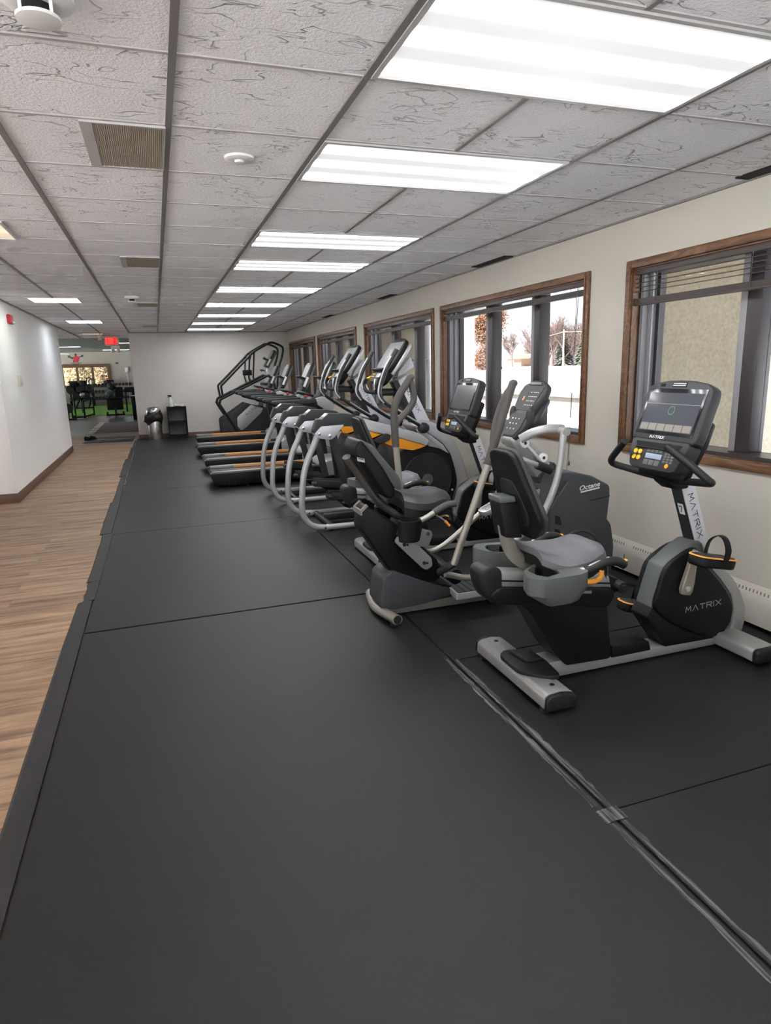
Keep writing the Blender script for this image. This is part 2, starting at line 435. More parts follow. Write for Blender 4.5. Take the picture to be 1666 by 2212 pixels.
for k in range(1, 5): ww.box(-8.15, -8.05, -3.6+k*2.36-.05, -3.6+k*2.36+.05, .25, 2.38)
struct(ww.build('wall_west', M_lwall))
wb = MB().box(-8, WX, -4.2, -4, 0, .25).box(-8, WX, -4.2, -4, 2.38, 2.8).box(2.4, WX, -4.2, -4, .25, 2.38).box(-8, -7.5, -4.2, -4, .25, 2.38)  # wide opening added behind the camera for fill daylight
for k in range(1, 4): wb.box(-7.5+k*2.475-.05, -7.5+k*2.475+.05, -4.15, -4.05, .25, 2.38)
struct(wb.build('wall_back', M_wall))
struct(MB().box(-8.11, -8.10, -3.6, 8.2, .25, 2.38).build('window_8', M_glass)); struct(MB().box(-7.5, 2.4, -4.11, -4.10, .25, 2.38).build('window_9', M_glass))  # unseen glazing added to brighten the room with daylight
struct(MB().box(-60, -8.2, -45, 60, -.2, -.02).box(-8.2, 3.4, -45, -4.2, -.2, -.02).build('snow_lawn', M_snow))  # unseen sunlit snow added to bounce light in through the added glazing
gw = MB(); g0, g1, gz0, gz1 = -4.95, -2.28, 1.0, 1.93
gw.box(-8, g0, 37, 37.2, 0, 2.8); gw.box(g1, WX, 37, 37.2, 0, 2.8); gw.box(g0, g1, 37, 37.2, 0, gz0); gw.box(g0, g1, 37, 37.2, gz1, 2.8)
gw.box(-1.40, -.98, 36.6, 37, 0, 2.7)
struct(gw.build('wall_gym', M_gymwall))
struct(MB().box(WX, WX+.2, 16.6, 37.2, 0, 2.8).build('wall_gym_right', M_gymwall))
struct(MB().box(-8, WX+.02, -4.2, 18.9, CZ, CZ+.05).build('ceiling', M_tile))
struct(MB().box(-8, WX+.02, 18.9, 37.2, 2.68, 2.74).box(-8, WX, 18.9, 19.0, CZ, 2.7).build('ceiling_gym', M_gymceil))
struct(MB().box(-8.6, 4.6, -4.8, 37.6, 2.80, 3.0).build('roof_slab', M_dgrey))  # unseen roof, overhang sized to set the shadow on the stucco

# ceiling tees
t = MB()
for k in range(-13, 5):
    x = X0+k*PX
    if k == 2:                                   # short tees between the lamps only
        yy0 = -4
        for i in (-7, -4, -1, 1, 4, 6, 9, 12, 15, 18, 21, None):
            yy1 = FY if i is None else YA+i*PY
            if yy1 > yy0: t.box(x-.009, x+.009, yy0, yy1, CZ-.006, CZ)
            if i is not None: yy0 = yy1+PY
        continue
    t.box(x-.012, x+.012, -4, 18.9 if x < -.5 else FY, CZ-.007, CZ)
t2 = MB()
y = YA-10*PY
while y < 18.9:
    if y > -3.9: t2.box(-8, -.5 if y > FY else WX, y-.0075, y+.0075, CZ-.004, CZ)
    y += PY
t.box(WX-.02, WX, -4, FY, CZ-.012, CZ)
t.box(-.49, WX, FY-.02, FY, CZ-.012, CZ)
struct(t.build('trim_1', M_tbar)); struct(t2.build('trim_2', M_tbar2))
# the lane of lamps has 2 by 2 ft tiles with a short tee in the middle, already part of the grid above

# baseboards
struct(MB().box(-1.735, -1.72, 8.875, 14.6, 0, .115, .003).box(-1.96, -1.72, 8.865, 8.89, 0, .115, .003).build('baseboard_left', M_base))
struct(MB().box(-.50, WX, FY-.014, FY, 0, .10, .003).build('baseboard_far', M_base))
struct(MB().box(WX-.012, WX, -4, FY-.02, 0, .10, .003).build('baseboard_right', M_gap))
struct(MB().box(-2.05, -1.868, 5.2, 8.45, 0, CZ+.02).build('wall_left_near', M_lwall))  # only its end shows; unseen length added to shade the left wall's end
struct(MB().box(-1.868, -1.853, 5.2, 8.45, 0, .115, .003).build('baseboard_left_near', M_base))

# ---------------------------------------------------------------- windows
def window(n, y0, y1):
    zc0, zc1, cw = Z0, Z1, .052
    m = MB(); x0, x1 = WX-.022, WX+.004
    m.box(x0, x1, y0, y0+cw, zc0, zc1, .006); m.box(x0, x1, y1-cw, y1, zc0, zc1, .006)
    m.box(x0, x1, y0+cw, y1-cw, zc1-cw, zc1, .006); m.box(x0, x1, y0+cw, y1-cw, zc0, zc0+cw, .006)
    m.box(x0-.006, x0, y0+.036, y0+cw, zc0+.04, zc1-.04, .002); m.box(x0-.006, x0, y1-cw, y1-.036, zc0+.04, zc1-.04, .002)
    root = tag(m.build('window_%d' % n, M_oak), kind='structure')
    a, b, c, d = y0+cw, y1-cw, zc0+cw, zc1-cw
    MB().box(WX, WX+.055, a-.006, a+.008, c, d).box(WX, WX+.055, b-.008, b+.006, c, d).box(WX, WX+.055, a, b, d-.008, d+.006)\
        .box(WX-.004, WX+.06, a, b, c-.006, c+.006).build('jamb', M_oak, root)
    s = MB()
    s.box(WX+.055, WX+.20, a, a+.012, c, d); s.box(WX+.055, WX+.125, b-.014, b, c, d); s.box(WX+.135, WX+.20, b-.02, b, c, d)
    s.box(WX+.13, WX+.14, b-.05, b, c, d)
    s.build('side_track', M_alu, root)
    f = MB()
    f.box(WX+.055, WX+.075, b-.022, b-.006, c, d); f.box(WX+.04, WX+.24, a, b, c+.004, c+.028); f.box(WX+.055, WX+.24, a, b, d-.03, d)
    f.box(WX+.19, WX+.24, a, a+.05, c, d); f.box(WX+.19, WX+.24, b-.05, b, c, d)
    f.build('sash_frame', M_bronze, root)
    for (p, q) in ((b-.925, b-.775), (b-1.79, b-1.65)):
        mu = MB().box(WX+.13, WX+.24, p, q-.05, c, d, .004).build('mullion', M_bronze, root)
        MB().box(WX+.135, WX+.24, q-.05, q, c, d, .003).build('mullion_track', M_alu, root)
    edges = [a+.05, b-1.79, b-1.65, b-.925, b-.775, b-.05]
    for i in range(3):
        MB().box(WX+.205, WX+.211, edges[2*i], edges[2*i+1], c+.028, d-.03).build('glass_pane', M_glass, root)
for i, (a, b) in enumerate(WIN): window(i+1, a, b)

def blind(y0, y1, zb, label, cordy=None):
    a, b = y0+.062, y1-.062; d = Z1-.052
    r = thing('window_blind', (WX+.03, (a+b)/2, zb), label, 'blind', 'raised brown blinds in the windows')
    MB().box(WX+.012, WX+.052, a, b, d-.045, d-.006, .004).build('head_rail', M_slat, r)
    z = d-.068; st = zb+.06
    while z > st+.008:
        MB().slab(Fr((WX+.032, 0, z), (0, 1, 0), (1, 0, .22)), [(a, -.019), (b, -.019), (b, .019), (a, .019)], -.002, .002).build('slat', M_slat, r)
        z -= .028
    s = MB()
    for k in range(8): s.box(WX+.012+.001*(k % 2), WX+.052, a, b, zb+.014+k*.004, zb+.017+k*.004)
    s.build('slat_stack', M_slat, r)
    MB().box(WX+.010, WX+.054, a-.002, b+.002, zb, zb+.013, .003).build('bottom_rail', M_slat, r)
    for k in (.08, .36, .64, .92):
        yy = a+(b-a)*k
        MB().tube([(WX+.012, yy, d-.03), (WX+.011, yy, zb+.01)], .0015, 5, smooth=False).build('ladder_cord', M_slat, r)
    if cordy:
        cd = MB().tube([(WX+.008, cordy, d-.05), (WX-.02, cordy-.01, 1.5), (WX-.05, cordy-.03, .9), (WX-.052, cordy-.035, .72)], .0022, 6)
        cd.tube([(WX+.008, cordy+.02, d-.05), (WX-.02, cordy-.0, 1.5), (WX-.05, cordy-.02, .9), (WX-.055, cordy-.01, .60)], .0018, 6)
        cd.lathe([(.004, 0), (.009, .004), (.007, .03), (.003, .036)], (WX-.052, cordy-.035, .69), 10)
        cd.build('pull_cord', M_slat, r)
blind(*WIN[0], 1.865, 'lowered brown slatted blind over the stucco view, window nearest the camera')
blind(*WIN[1], 1.995, 'raised brown blind with long pull cord, window showing the snowy field', WIN[1][0]+.16)
blind(*WIN[2], 1.985, 'raised brown blind in third window from camera, behind nearest tall display')
blind(*WIN[3], 1.985, 'raised brown blind in the fourth window from the camera')
blind(*WIN[4], 1.985, 'raised brown blind in the window next to the far corner')

# ---------------------------------------------------------------- ceiling fixtures
M_lens = lamp_lens('white_lamp_lens', (.97, .985, 1.), LAMP_LO, LAMP_HI, 3)
M_warm = lamp_lens('warm_lamp_lens', (1., .78, .48), LAMP_LO*.9, LAMP_LO*1.5, 1)
M_gren = lamp_lens('greenish_lamp_lens', (.95, 1., .9), 2.2, 2.6, 1)
M_blue = lamp_lens('bluish_lamp_lens', (.85, .92, 1.), 2.2, 2.6, 1)
M_fix = mat('lamp_frame', (.55, .54, .53), .4, .2)
def lamp(x0, x1, y0, y1, lens, label, z=CZ, group=None):
    r = thing('ceiling_light', ((x0+x1)/2, (y0+y1)/2, z-.012), label, 'ceiling light', group)
    f = .018
    MB().box(x0, x1, y0, y0+f, z-.011, z-.0005).box(x0, x1, y1-f, y1, z-.011, z-.0005).box(x0, x0+f, y0+f, y1-f, z-.011, z-.0005)\
        .box(x1-f, x1, y0+f, y1-f, z-.011, z-.0005).build('frame', M_fix, r)
    MB().box(x0+f, x1-f, y0+f, y1-f, z-.007, z-.001).build('diffuser', lens, r)
xl, xr = X0+PX, X0+3*PX
ordn = ['nearest the camera at the top edge', 'second from the camera', 'third from the camera', 'fourth from the camera',
        'fifth from the camera', 'sixth from the camera', 'seventh from the camera', 'eighth from the camera', 'closest to the far wall']
for k, i in enumerate((-1, 1, 4, 6, 9, 12, 15, 18, 21)):
    lamp(xl+.012, xr-.012, YA+i*PY+.008, YA+(i+1)*PY-.008, M_lens, 'wide fluorescent ceiling panel above the machines, '+ordn[k], group='row of wide fluorescent panels')
for i in (-4, -7): lamp(xl+.012, xr-.012, YA+i*PY+.008, YA+(i+1)*PY-.008, M_lens, 'unseen fluorescent ceiling panel added behind the camera', group='row of wide fluorescent panels')  # out of view panels added to the row for more light
lamp(-1.38, -.80, 4.80, 5.36, M_warm, 'warm yellow square ceiling light at the left edge of the photo')
lamp(-1.38, -.80, 9.10, 9.68, M_gren, 'greenish white square ceiling light above the light switch wall')
lamp(-1.38, -.80, 12.68, 13.40, M_blue, 'bluish white square ceiling light near the end of the left wall')
lamp(-1.50, -1.03, 16.58, 17.03, M_warm, 'warm yellow ceiling light over the doorway beside the exit sign')
for x, yy in ((-4.6, 1.2), (-4.6, 5.0), (-1.1, .6)): lamp(x, x+.58, yy, yy+.58, M_gren, 'unseen square ceiling light added for fill', group='added square lights left of the view')  # out of view lamps added to brighten the room
for x, yy in ((-3.6, 22.5), (-1.25, 27), (-4.0, 30), (-6, 24), (.8, 22), (-2.25, 34.3)):
    lamp(x, x+1.2, yy, yy+.5, M_blue, 'strip light on the dark gym ceiling beyond the doorway', 2.68, 'gym strip lights')

def vent(x0, x1, y0, y1, label):
    r = thing('ceiling_vent', ((x0+x1)/2, (y0+y1)/2, CZ-.012), label, 'ceiling vent', 'beige ceiling return vents')
    MB().box(x0-.045, x0, y0, y1, CZ-.012, CZ-.001).box(x1, x1+.006, y0, y1, CZ-.012, CZ-.001).box(x0, x1, y0, y0+.012, CZ-.012, CZ-.001).box(x0, x1, y1-.012, y1, CZ-.012, CZ-.001).build('frame', M_fix, r)
    g = MB().box(x0, x1, y0+.012, y1-.012, CZ-.006, CZ-.001)
    n = 34
    for k in range(n):
        xx = x0+(x1-x0)*(k+.5)/n
        g.box(xx-.0018, xx+.0018, y0+.012, y1-.012, CZ-.010, CZ-.006)
    g.build('grille', M_vent, r)
for (y0, l) in ((2.90, 'large square beige ceiling vent nearest the camera'), (5.95, 'beige ceiling vent second from the camera'), (9.64, 'beige ceiling vent third from the camera, beside smoke detector'), (14.0, 'small beige ceiling vent just before the far wall')):
    vent(-.135, .125, y0, y0+.57, l)

def smoke(x, y, s, label, name='smoke_detector', cat='smoke detector'):
    r = thing(name, (x, y, CZ-.06*s), label, cat)
    c = (x, y, CZ)
    MB().lathe([(.001, -.001), (.075*s, -.001), (.076*s, -.022*s), (.062*s, -.03*s), (.045*s, -.032*s), (.001, -.032*s)], c).build('base', M_white, r)
    MB().lathe([(.001, -.03*s), (.032*s, -.03*s), (.032*s, -.052*s), (.001, -.052*s)], c).build('sensor', M_gap, r)
    k = MB()
    for a in range(4):
        an = PI/4+a*PI/2
        k.box(x+.043*s*math.cos(an)-.004, x+.043*s*math.cos(an)+.004, y+.043*s*math.sin(an)-.004, y+.043*s*math.sin(an)+.004, CZ-.055*s, CZ-.03*s)
    k.lathe([(.001, -.053*s), (.046*s, -.053*s), (.046*s, -.060*s), (.03*s, -.064*s), (.001, -.064*s)], c).build('cage', M_white, r)
smoke(-.19, 2.03, 1.15, 'round white smoke detector at the top left edge of the photo')
smoke(-.18, 8.93, 1.1, 'round white smoke detector beside the third beige vent')
r = thing('ceiling_speaker', (.45, 3.22, CZ-.02), 'flat round white ceiling disc between the first vent and second lamp', 'ceiling disc')
MB().lathe([(.001, 0), (.066, 0), (.066, -.010), (.058, -.014), (.035, -.015), (.001, -.015)], (.45, 3.22, CZ-.0005)).build('rim', M_white, r)
MB().lathe([(.001, -.013), (.022, -.013), (.02, -.024), (.001, -.026)], (.45, 3.22, CZ)).build('centre', M_white, r)
tag(MB().lathe([(.001, 0), (.05, 0), (.045, -.008), (.001, -.01)], (.43, 9.95, CZ-.0005)).build('ceiling_plate', M_white), 'small white round plate on the ceiling far off, between vent and lamp row', 'ceiling plate')
for (a, b, l) in ((2.0, 2.93, 'black linear slot in the ceiling edge over the nearest window'), (5.40, 6.05, 'black linear slot in the ceiling edge over the snowy window'),
                  (8.40, 8.97, 'black linear slot in the ceiling edge over the third window'), (11.6, 12.2, 'black linear slot in the ceiling edge over the fourth window')):
    tag(MB().box(3.02, 3.115, a, b, CZ-.008, CZ-.0005).build('slot_diffuser', M_gap), l, 'air slot', 'black ceiling slots')

# left wall fittings
r = thing('light_switch', (-1.735, 10.05, 1.39), 'white rocker light switch on the left wall', 'light switch')
MB().box(-1.735, -1.712, 9.95, 10.15, 1.39, 1.53, .003).build('plate', mat('almond_plate', (.66, .62, .52), .4), r)
MB().box(-1.712, -1.704, 10.0, 10.03, 1.43, 1.49, .002).box(-1.712, -1.704, 10.07, 10.10, 1.43, 1.49, .002).build('rocker', M_white, r)
r = thing('fire_alarm', (-1.735, 9.92, 2.17), 'red fire alarm strobe high on the left wall', 'fire alarm')
MB().box(-1.735, -1.69, 9.80, 10.0, 2.185, 2.30, .012).build('housing', M_red, r)
MB().box(-1.69, -1.66, 9.90, 9.98, 2.19, 2.22, .006).build('strobe', M_white, r)

# baseboard heater below the windows
hp = [(3.045, .035), (3.045, .155), (3.06, .20), (3.085, .226), (3.126, .236), (3.126, .02), (3.09, .02)]
hr = thing('baseboard_heater', (3.085, 8.5, .02), 'long cream baseboard heater running under the windows', 'heater')
m = MB().slab(XZ, hp, -16.2, -.4, 0)
m.build('cover', M_heater, hr)
s = MB()
yy = .5
while yy < 16:
    for q in range(30):
        s.slab(Fr((3.0725, yy+q*.024, .2135), (0, 1, 0), (.025, 0, .026)), [(0, -.008), (.007, -.008), (.014, .010), (.007, .010)], -.001, .0008)
    yy += .80
s.build('louvre_slots', mat('louvre_shadow', (.12, .11, .10), .8), hr)['kind'] = 'stuff'
s = MB()
for k in range(1, 9): s.slab(XZ, [(3.0445, .036), (3.0445, .155), (3.046, .155), (3.046, .036)], -(1.83*k+.006), -1.83*k)
s.build('panel_seam', M_gap, hr)

# ---------------------------------------------------------------- rubber floor mats
MZ = .010
struct(MB().box(-.54, WX-.001, -2.6, 16.43, .00005, .0003).build('floor_underlay', M_gap))
def rmat(x0, x1, y0, y1, label):
    tag(MB().box(x0, x1, y0, y1, .0004, MZ, .0025, 1).build('rubber_mat', M_rubber), label, 'floor mat', 'black rubber gym mats')
A0, A1, B1 = -.545, 1.306, 3.035
laneA = [(-2.5, 3.985, 'biggest black rubber mat filling the foreground'), (4.005, 6.555, 'black rubber mat beyond the wide open cross joint'), (6.56, 8.97, 'black rubber mat before the rear ends of the treadmills'),
         (8.975, 11.4, 'black rubber mat under the two nearest treadmills'), (11.405, 13.8, 'black rubber mat under the two farthest treadmills'), (13.805, 16.42, 'black rubber mat reaching the far wall and bin')]
for a, b, l in laneA: rmat(A0, A1, a, b, l)
laneB = [(-2.2, -.85, 'black rubber mat behind the camera on the window side'), (-.845, .36, 'black rubber mat in the bottom right corner of the photo'), (.365, 1.585, 'black rubber mat right of the lower taped seam'), (1.59, 2.835, 'black rubber mat under the nearest recumbent bike'),
         (2.845, 4.06, 'black rubber mat under the seated elliptical'), (4.065, 5.28, 'black rubber mat under the farther recumbent bike'), (5.285, 6.85, 'black rubber mat under the nearer elliptical trainer'),
         (6.855, 8.4, 'black rubber mat under the farther elliptical trainer'), (8.405, 11.0, 'black rubber mat under fronts of near treadmills'), (11.005, 13.6, 'black rubber mat under fronts of far treadmills'), (13.605, 16.4, 'black rubber mat under the stair climber')]
for a, b, l in laneB: rmat(A1+.012, B1, a, b, l)
def edge(y0, y1, xa, xb, label, z=.012):
    rr = random.Random(int(y0*10)+50); pts = []
    n = 8
    for i in range(n+1): pts.append((xa+rr.uniform(-.006, .006), y0+(y1-y0)*i/n))
    m = MB(); k = len(pts); vs = []
    for (x, yy) in pts: vs += [(x, yy, .0006), (x+.012, yy, .007), (xb-.03, yy, z), (xb, yy, z), (xb, yy, .0006)]
    fs = []
    for i in range(k-1):
        for j in range(5):
            fs.append((i*5+j, (i+1)*5+j, (i+1)*5+(j+1) % 5, i*5+(j+1) % 5))
    fs += [(0, 1, 2, 3, 4), tuple((k-1)*5+j for j in range(5))[::-1]]
    m.raw(vs, fs)
    tag(m.build('edge_strip', M_rubber2, sharp=20), label, 'edge strip', 'black rubber border strips')
edge(-2.4, 1.5, -.69, A0-.004, 'black border strip along the wood floor, bottom left corner', .0125)
edge(1.505, 4.6, -.645, A0-.004, 'black border strip along the wood floor beside the open cross joint', .0135)
edge(4.605, 5.05, -.615, A0+.01, 'short black border strip just past the open cross joint', .014)
edge(5.055, 6.6, -.625, A0+.012, 'black border strip along the wood floor, third from the camera', .0132)
edge(6.605, 8.3, -.655, A0+.0, 'ragged black border strip level with the left wall corner', .0142)
edge(8.305, 10.4, -.635, A0-.004, 'black border strip level with the near treadmills', .0128)
edge(10.405, 12.6, -.66, A0-.004, 'black border strip level with the middle treadmills', .0139)
edge(12.605, 14.6, -.625, A0-.004, 'black border strip level with the farthest treadmill', .0129)
edge(14.605, 16.0, -.60, A0-.004, 'black border strip ending at the doorway mat', .0129)

def tape(y0, y1, xa, xb, seed, label):
    """a wrinkled ribbon of tape, ragged along both sides"""
    rr = random.Random(seed); n = 40; m_ = 5; vs = []; fs = []
    for i in range(n+1):
        yy = y0+(y1-y0)*i/n; a = xa+rr.uniform(-.006, .005); b = xb+rr.uniform(-.005, .006)
        for j in range(m_+1):
            vs.append((a+(b-a)*j/m_, yy, MZ+.0006+(0 if j in (0, m_) else rr.uniform(.0004, .0022))))
    for i in range(n):
        for j in range(m_):
            p = i*(m_+1)+j; fs.append((p, p+m_+1, p+m_+2, p+1))
    m = MB().raw(vs, fs)
    bmesh.ops.solidify(m.bm, geom=m.bm.faces[:], thickness=.0004)
    tag(m.build('seam_tape', M_tape), label, 'seam tape', 'scuffed tape over the mat seam')
tape(1.62, 2.86, A1-.030, A1-.006, 1, 'shiny clear tape left of the seam beside the nearest bike foot')
tape(1.60, 2.84, A1+.016, A1+.040, 2, 'shiny clear tape right of the seam beside the nearest bike foot')
tape(-.3, 1.53, A1-.030, A1-.012, 3, 'scuffed grey tape left of the seam, bottom right of the photo')
tape(-.3, 1.53, A1+.016, A1+.034, 4, 'scuffed grey tape right of the seam, bottom right of the photo')
tape(9.0, 11.9, A0-.030, A0+.008, 7, 'shiny pale tape along the wood side edge, level with treadmills')
tape(12.1, 15.7, A0-.028, A0+.008, 8, 'shiny pale tape along the wood side edge, near the doorway')
tape(1.535, 1.60, A1-.035, A1+.045, 5, 'crumpled short tape patch where the seam meets the cross joint')

# bin, cabinet, bottle, cloths at the far wall
bx, by = -.115, 16.10
r = thing('trash_can', (bx, by, MZ), 'round brushed steel trash can with black liner at the far wall', 'trash can')
MB().lathe([(.001, 0), (.150, 0), (.152, .01), (.152, .62), (.145, .63), (.001, .63)], (bx, by, MZ), 40).build('body', M_steel, r)
MB().lathe([(.158, .60), (.165, .62), (.160, .66), (.148, .70), (.125, .73), (.10, .742), (.095, .735), (.12, .70), (.14, .65)], (bx, by, MZ), 36).build('lid', M_steel, r)
rr = random.Random(4); prof = []
m = MB(); n = 36; vs = []; fs = []; lv = 7
for i in range(lv):
    for j in range(n):
        a = 2*PI*j/n
        rad = .162+.028*math.sin(PI*i/(lv-1))*(1+.5*math.sin(3*a+i))+rr.uniform(-.008, .008)+(.05*max(0, math.cos(a-PI*1.05))**3 if 1 < i < 5 else 0)
        vs.append((bx+rad*math.cos(a), by+rad*math.sin(a), MZ+.635-.26*i/(lv-1)*(1+.18*math.sin(2*a+1))))
for i in range(lv-1):
    for j in range(n): fs.append((i*n+j, i*n+(j+1) % n, (i+1)*n+(j+1) % n, (i+1)*n+j))
m.raw(vs, fs).build('bin_liner', M_bag, r)
r = thing('storage_cubby', (.40, 16.27, MZ), 'small black open cubby shelf beside the trash can', 'shelf')
cx0, cx1, cy0, cy1, ct = .185, .615, 16.09, 16.43, .735
MB().box(cx0, cx0+.02, cy0, cy1, MZ, ct).build('side_panel', M_black, r)
MB().box(cx1-.02, cx1, cy0, cy1, MZ, ct).build('side_panel', M_black, r)
MB().box(cx0+.02, cx1-.02, cy0, cy1, ct-.02, ct).build('top_panel', M_black, r)
for z in (.05, .375): MB().box(cx0+.02, cx1-.02, cy0+.005, cy1, z, z+.02).build('shelf', M_black, r)
MB().box(cx0+.02, cx1-.02, cy1-.01, cy1, .07, ct-.02).build('back_panel', mat('cubby_back', (.16, .17, .15), .7), r)
MB().box(cx0+.02, cx1-.02, cy0+.02, cy0+.035, MZ, .05).build('plinth', M_black, r)
bt = ct+.0008
r = thing('spray_bottle', (.285, 16.27, bt), 'white spray bottle standing on the black cubby', 'spray bottle')
MB().lathe([(.001, 0), (.045, 0), (.047, .01), (.047, .11), (.04, .15), (.018, .185), (.016, .20), (.001, .20)], (.285, 16.27, bt)).build('bottle', M_white, r)
MB().lathe([(.001, .198), (.019, .198), (.019, .222), (.001, .222)], (.285, 16.27, bt)).build('collar', M_white, r)
MB().prism([(.215, bt+.245), (.235, bt+.27), (.31, bt+.27), (.32, bt+.235), (.29, bt+.222), (.27, bt+.235), (.245, bt+.205), (.235, bt+.21), (.25, bt+.24)], 16.257, 16.283, .003).build('trigger', M_black, r)
tag(MB().shell(lambda u, v: (.37+.20*u, 16.16+.17*v, bt+.040+.010*math.sin(5*u+2*v)+.008*math.cos(7*v)), 10, 8, .034).build('cloth_stack', M_white), 'folded white cloths on top of the black cubby', 'cloths')

for k, (y0, y1, l) in enumerate(((1.2, 3.0, 'black power cord on the floor behind the nearest bike'), (3.1, 4.9, 'black power cord on the floor behind the seated elliptical'))):
    rr = random.Random(k+5); pts = [(2.93+.05*math.sin(i*1.7+k)+rr.uniform(-.02, .02), y0+(y1-y0)*i/8, MZ+.005) for i in range(9)]
    tag(MB().tube(pts, .0045, 8, 5).build('power_cord', M_cap), l, 'cord')
# ---------------------------------------------------------------- recumbent bikes
def both(f):
    for s in (-1, 1): f(s)
def console_frame(xb, yc, zb, xt, zt):
    return Fr((xb, yc, zb), (0, -1, 0), (xt-xb, 0, zt-zb))
def make_bike(yc, label, group):
    z0 = MZ
    R = thing('recumbent_bike', (2.1, yc, z0), label, 'recumbent bike', group)
    B = lambda mb, n, m, p=None: mb.build(n, m, p or R)
    Y = lambda v: yc+v
    # feet and beam
    prof = rnd([(1.452, z0+.022), (1.607, z0+.022), (1.607, .078), (1.59, .098), (1.535, .108), (1.475, .102), (1.455, .088)], .012)
    st = B(MB().prism(prof, Y(-.315), Y(.315), .004), 'rear_stabilizer', M_silver)
    for s in (-1, 1):
        pc = [(1.5295+(x-1.5295)*.985, z0+.01+(z-z0-.01)*.985) for x, z in prof]
        c = B(MB().prism(pc, Y(min(s*.315, s*.345)), Y(max(s*.315, s*.345)), .008), 'end_cap', M_cap, st)
        h = MB()
        for x in (1.50, 1.55): h.cyl((x, Y(s*.3455), .06), (x, Y(s*.340), .06), .011, 14)
        B(h, 'bolt_hole', M_gap, st)
        B(MB().cyl((1.475, Y(s*.29), z0), (1.475, Y(s*.29), z0+.024), .022, 14), 'levelling_foot', M_cap, st)
        B(MB().cyl((1.532, Y(s*.255), .106), (1.532, Y(s*.255), .1095), .011, 14), 'bolt_head', M_cap, st)
    B(MB().slab(XY, rnd([(1.452, Y(.08)), (1.50, Y(.12)), (1.60, Y(.085)), (1.63, Y(-.05)), (1.605, Y(-.22)), (1.53, Y(-.20)), (1.45, Y(-.10))], .03), .100, .124, .008), 'transport_grip', M_cap)
    B(MB().slab(XY, [(1.50, Y(.075)), (1.60, Y(.06)), (1.605, Y(-.06)), (1.52, Y(-.06))], .122, .142, .008), 'grip_cap', M_cap)
    B(MB().prism([(1.60, .022), (2.72, .022), (2.72, .070), (1.99, .070), (1.75, .105), (1.60, .105)], Y(-.06), Y(.06), .006), 'main_beam', M_silver)
    pf = rnd([(2.645, z0+.022), (2.80, z0+.022), (2.80, .085), (2.785, .100), (2.66, .100), (2.645, .085)], .012)
    sf = B(MB().prism(pf, Y(-.30), Y(.30), .004), 'front_stabilizer', M_silver)
    for s in (-1, 1):
        B(MB().prism([(2.722+(x-2.722)*.99, z) for x, z in pf], Y(min(s*.30, s*.335)), Y(max(s*.30, s*.335)), .012), 'end_cap', M_cap, sf)
        B(MB().cyl((2.76, Y(s*.28), z0), (2.76, Y(s*.28), z0+.024), .022, 14), 'levelling_foot', M_cap, sf)
        B(MB().cyl((2.81, Y(s*.2), .045), (2.81, Y(s*.165), .045), .028, 16), 'transport_wheel', M_cap, sf)
    # seat tower, covers, rail
    B(MB().prism(rnd([(1.455, .44), (1.947, .352), (1.988, .088), (1.975, .074), (1.73, .082), (1.655, .165), (1.56, .33), (1.52, .39)], .014, 3), Y(-.075), Y(.075), .014, 3), 'seat_tower', M_black)
    B(MB().prism([(2.0, .066), (2.0, .132), (2.225, .118), (2.24, .066)], Y(-.066), Y(.066), .008), 'beam_cover', M_black)
    B(MB().prism([(1.35, .592), (1.99, .490), (1.99, .428), (1.35, .525)], Y(-.052), Y(.052), .004), 'seat_rail', M_silver)
    g = MB()
    both(lambda s: g.prism([(1.38, .553), (1.99, .457), (1.99, .449), (1.38, .545)], Y(min(s*.0522, s*.0535)), Y(max(s*.0522, s*.0535))))
    B(g, 'rail_groove', M_gap)
    B(MB().prism(rnd([(1.36, .523), (1.985, .436), (1.998, .392), (1.948, .332), (1.56, .405), (1.345, .448), (1.315, .49)], .02), Y(-.075), Y(.075), .012, 3), 'rail_housing', M_black)
    B(MB().prism(rnd([(1.700, .4625), (1.855, .4425), (1.857, .428), (1.702, .448)], .003), Y(-.0765), Y(-.0745)), 'rail_scale', M_beige_metal)
    B(MB().prism(rnd([(1.272, .600), (1.315, .628), (1.388, .605), (1.390, .49), (1.352, .440), (1.312, .47), (1.285, .53)], .03, 5), Y(-.062), Y(.062), .026, 4), 'rail_end_cap', M_cap)
    B(MB().cyl((2.015, Y(-.105), .442), (2.015, Y(-.055), .442), .028, 18).cyl((2.015, Y(-.115), .442), (2.015, Y(-.105), .442), .017, 16), 'adjuster_knob', M_cap)
    B(MB().prism([(1.965, .50), (2.03, .47), (2.04, .41), (1.99, .40)], Y(-.058), Y(.058), .01), 'rail_front_cap', M_black)
    # seat
    def top(u, v):
        x = 1.515+.395*u; w = (v-.5)*2
        hw = .205*(1-.42*max(0, (u-.35)/.65)**1.6)*(.86+.14*min(1, u/.15))
        z = .652+.020*(w*w)+.042*max(0, 1-u/.32)**1.5+.030*math.exp(-((u-.86)/.13)**2)*(1-.4*w*w)-.085*max(0, (u-.92)/.08)**2-.045*abs(w)**5
        return (x, yc+w*hw, z)
    sc = B(MB().shell(top, 26, 26, .030), 'seat_cushion', M_seat)
    def und(u, v):
        p = top(u*.96+.02, v); return (p[0], yc+(p[1]-yc)*.97, p[2]-.031)
    B(MB().shell(und, 14, 12, .05), 'seat_base', M_black)
    B(MB().box(1.60, 1.76, Y(-.05), Y(.05), .515, .60, .01), 'seat_carriage', M_silver)
    # back support
    B(MB().tube([(1.425, yc, .80), (1.448, yc, .70), (1.49, yc, .635), (1.575, yc, .575)], .034, 14, rz=.022), 'seat_post', M_beige_metal)
    fr = Fr((1.545, yc, .755), (0, -1, 0), (-.128, 0, .372))
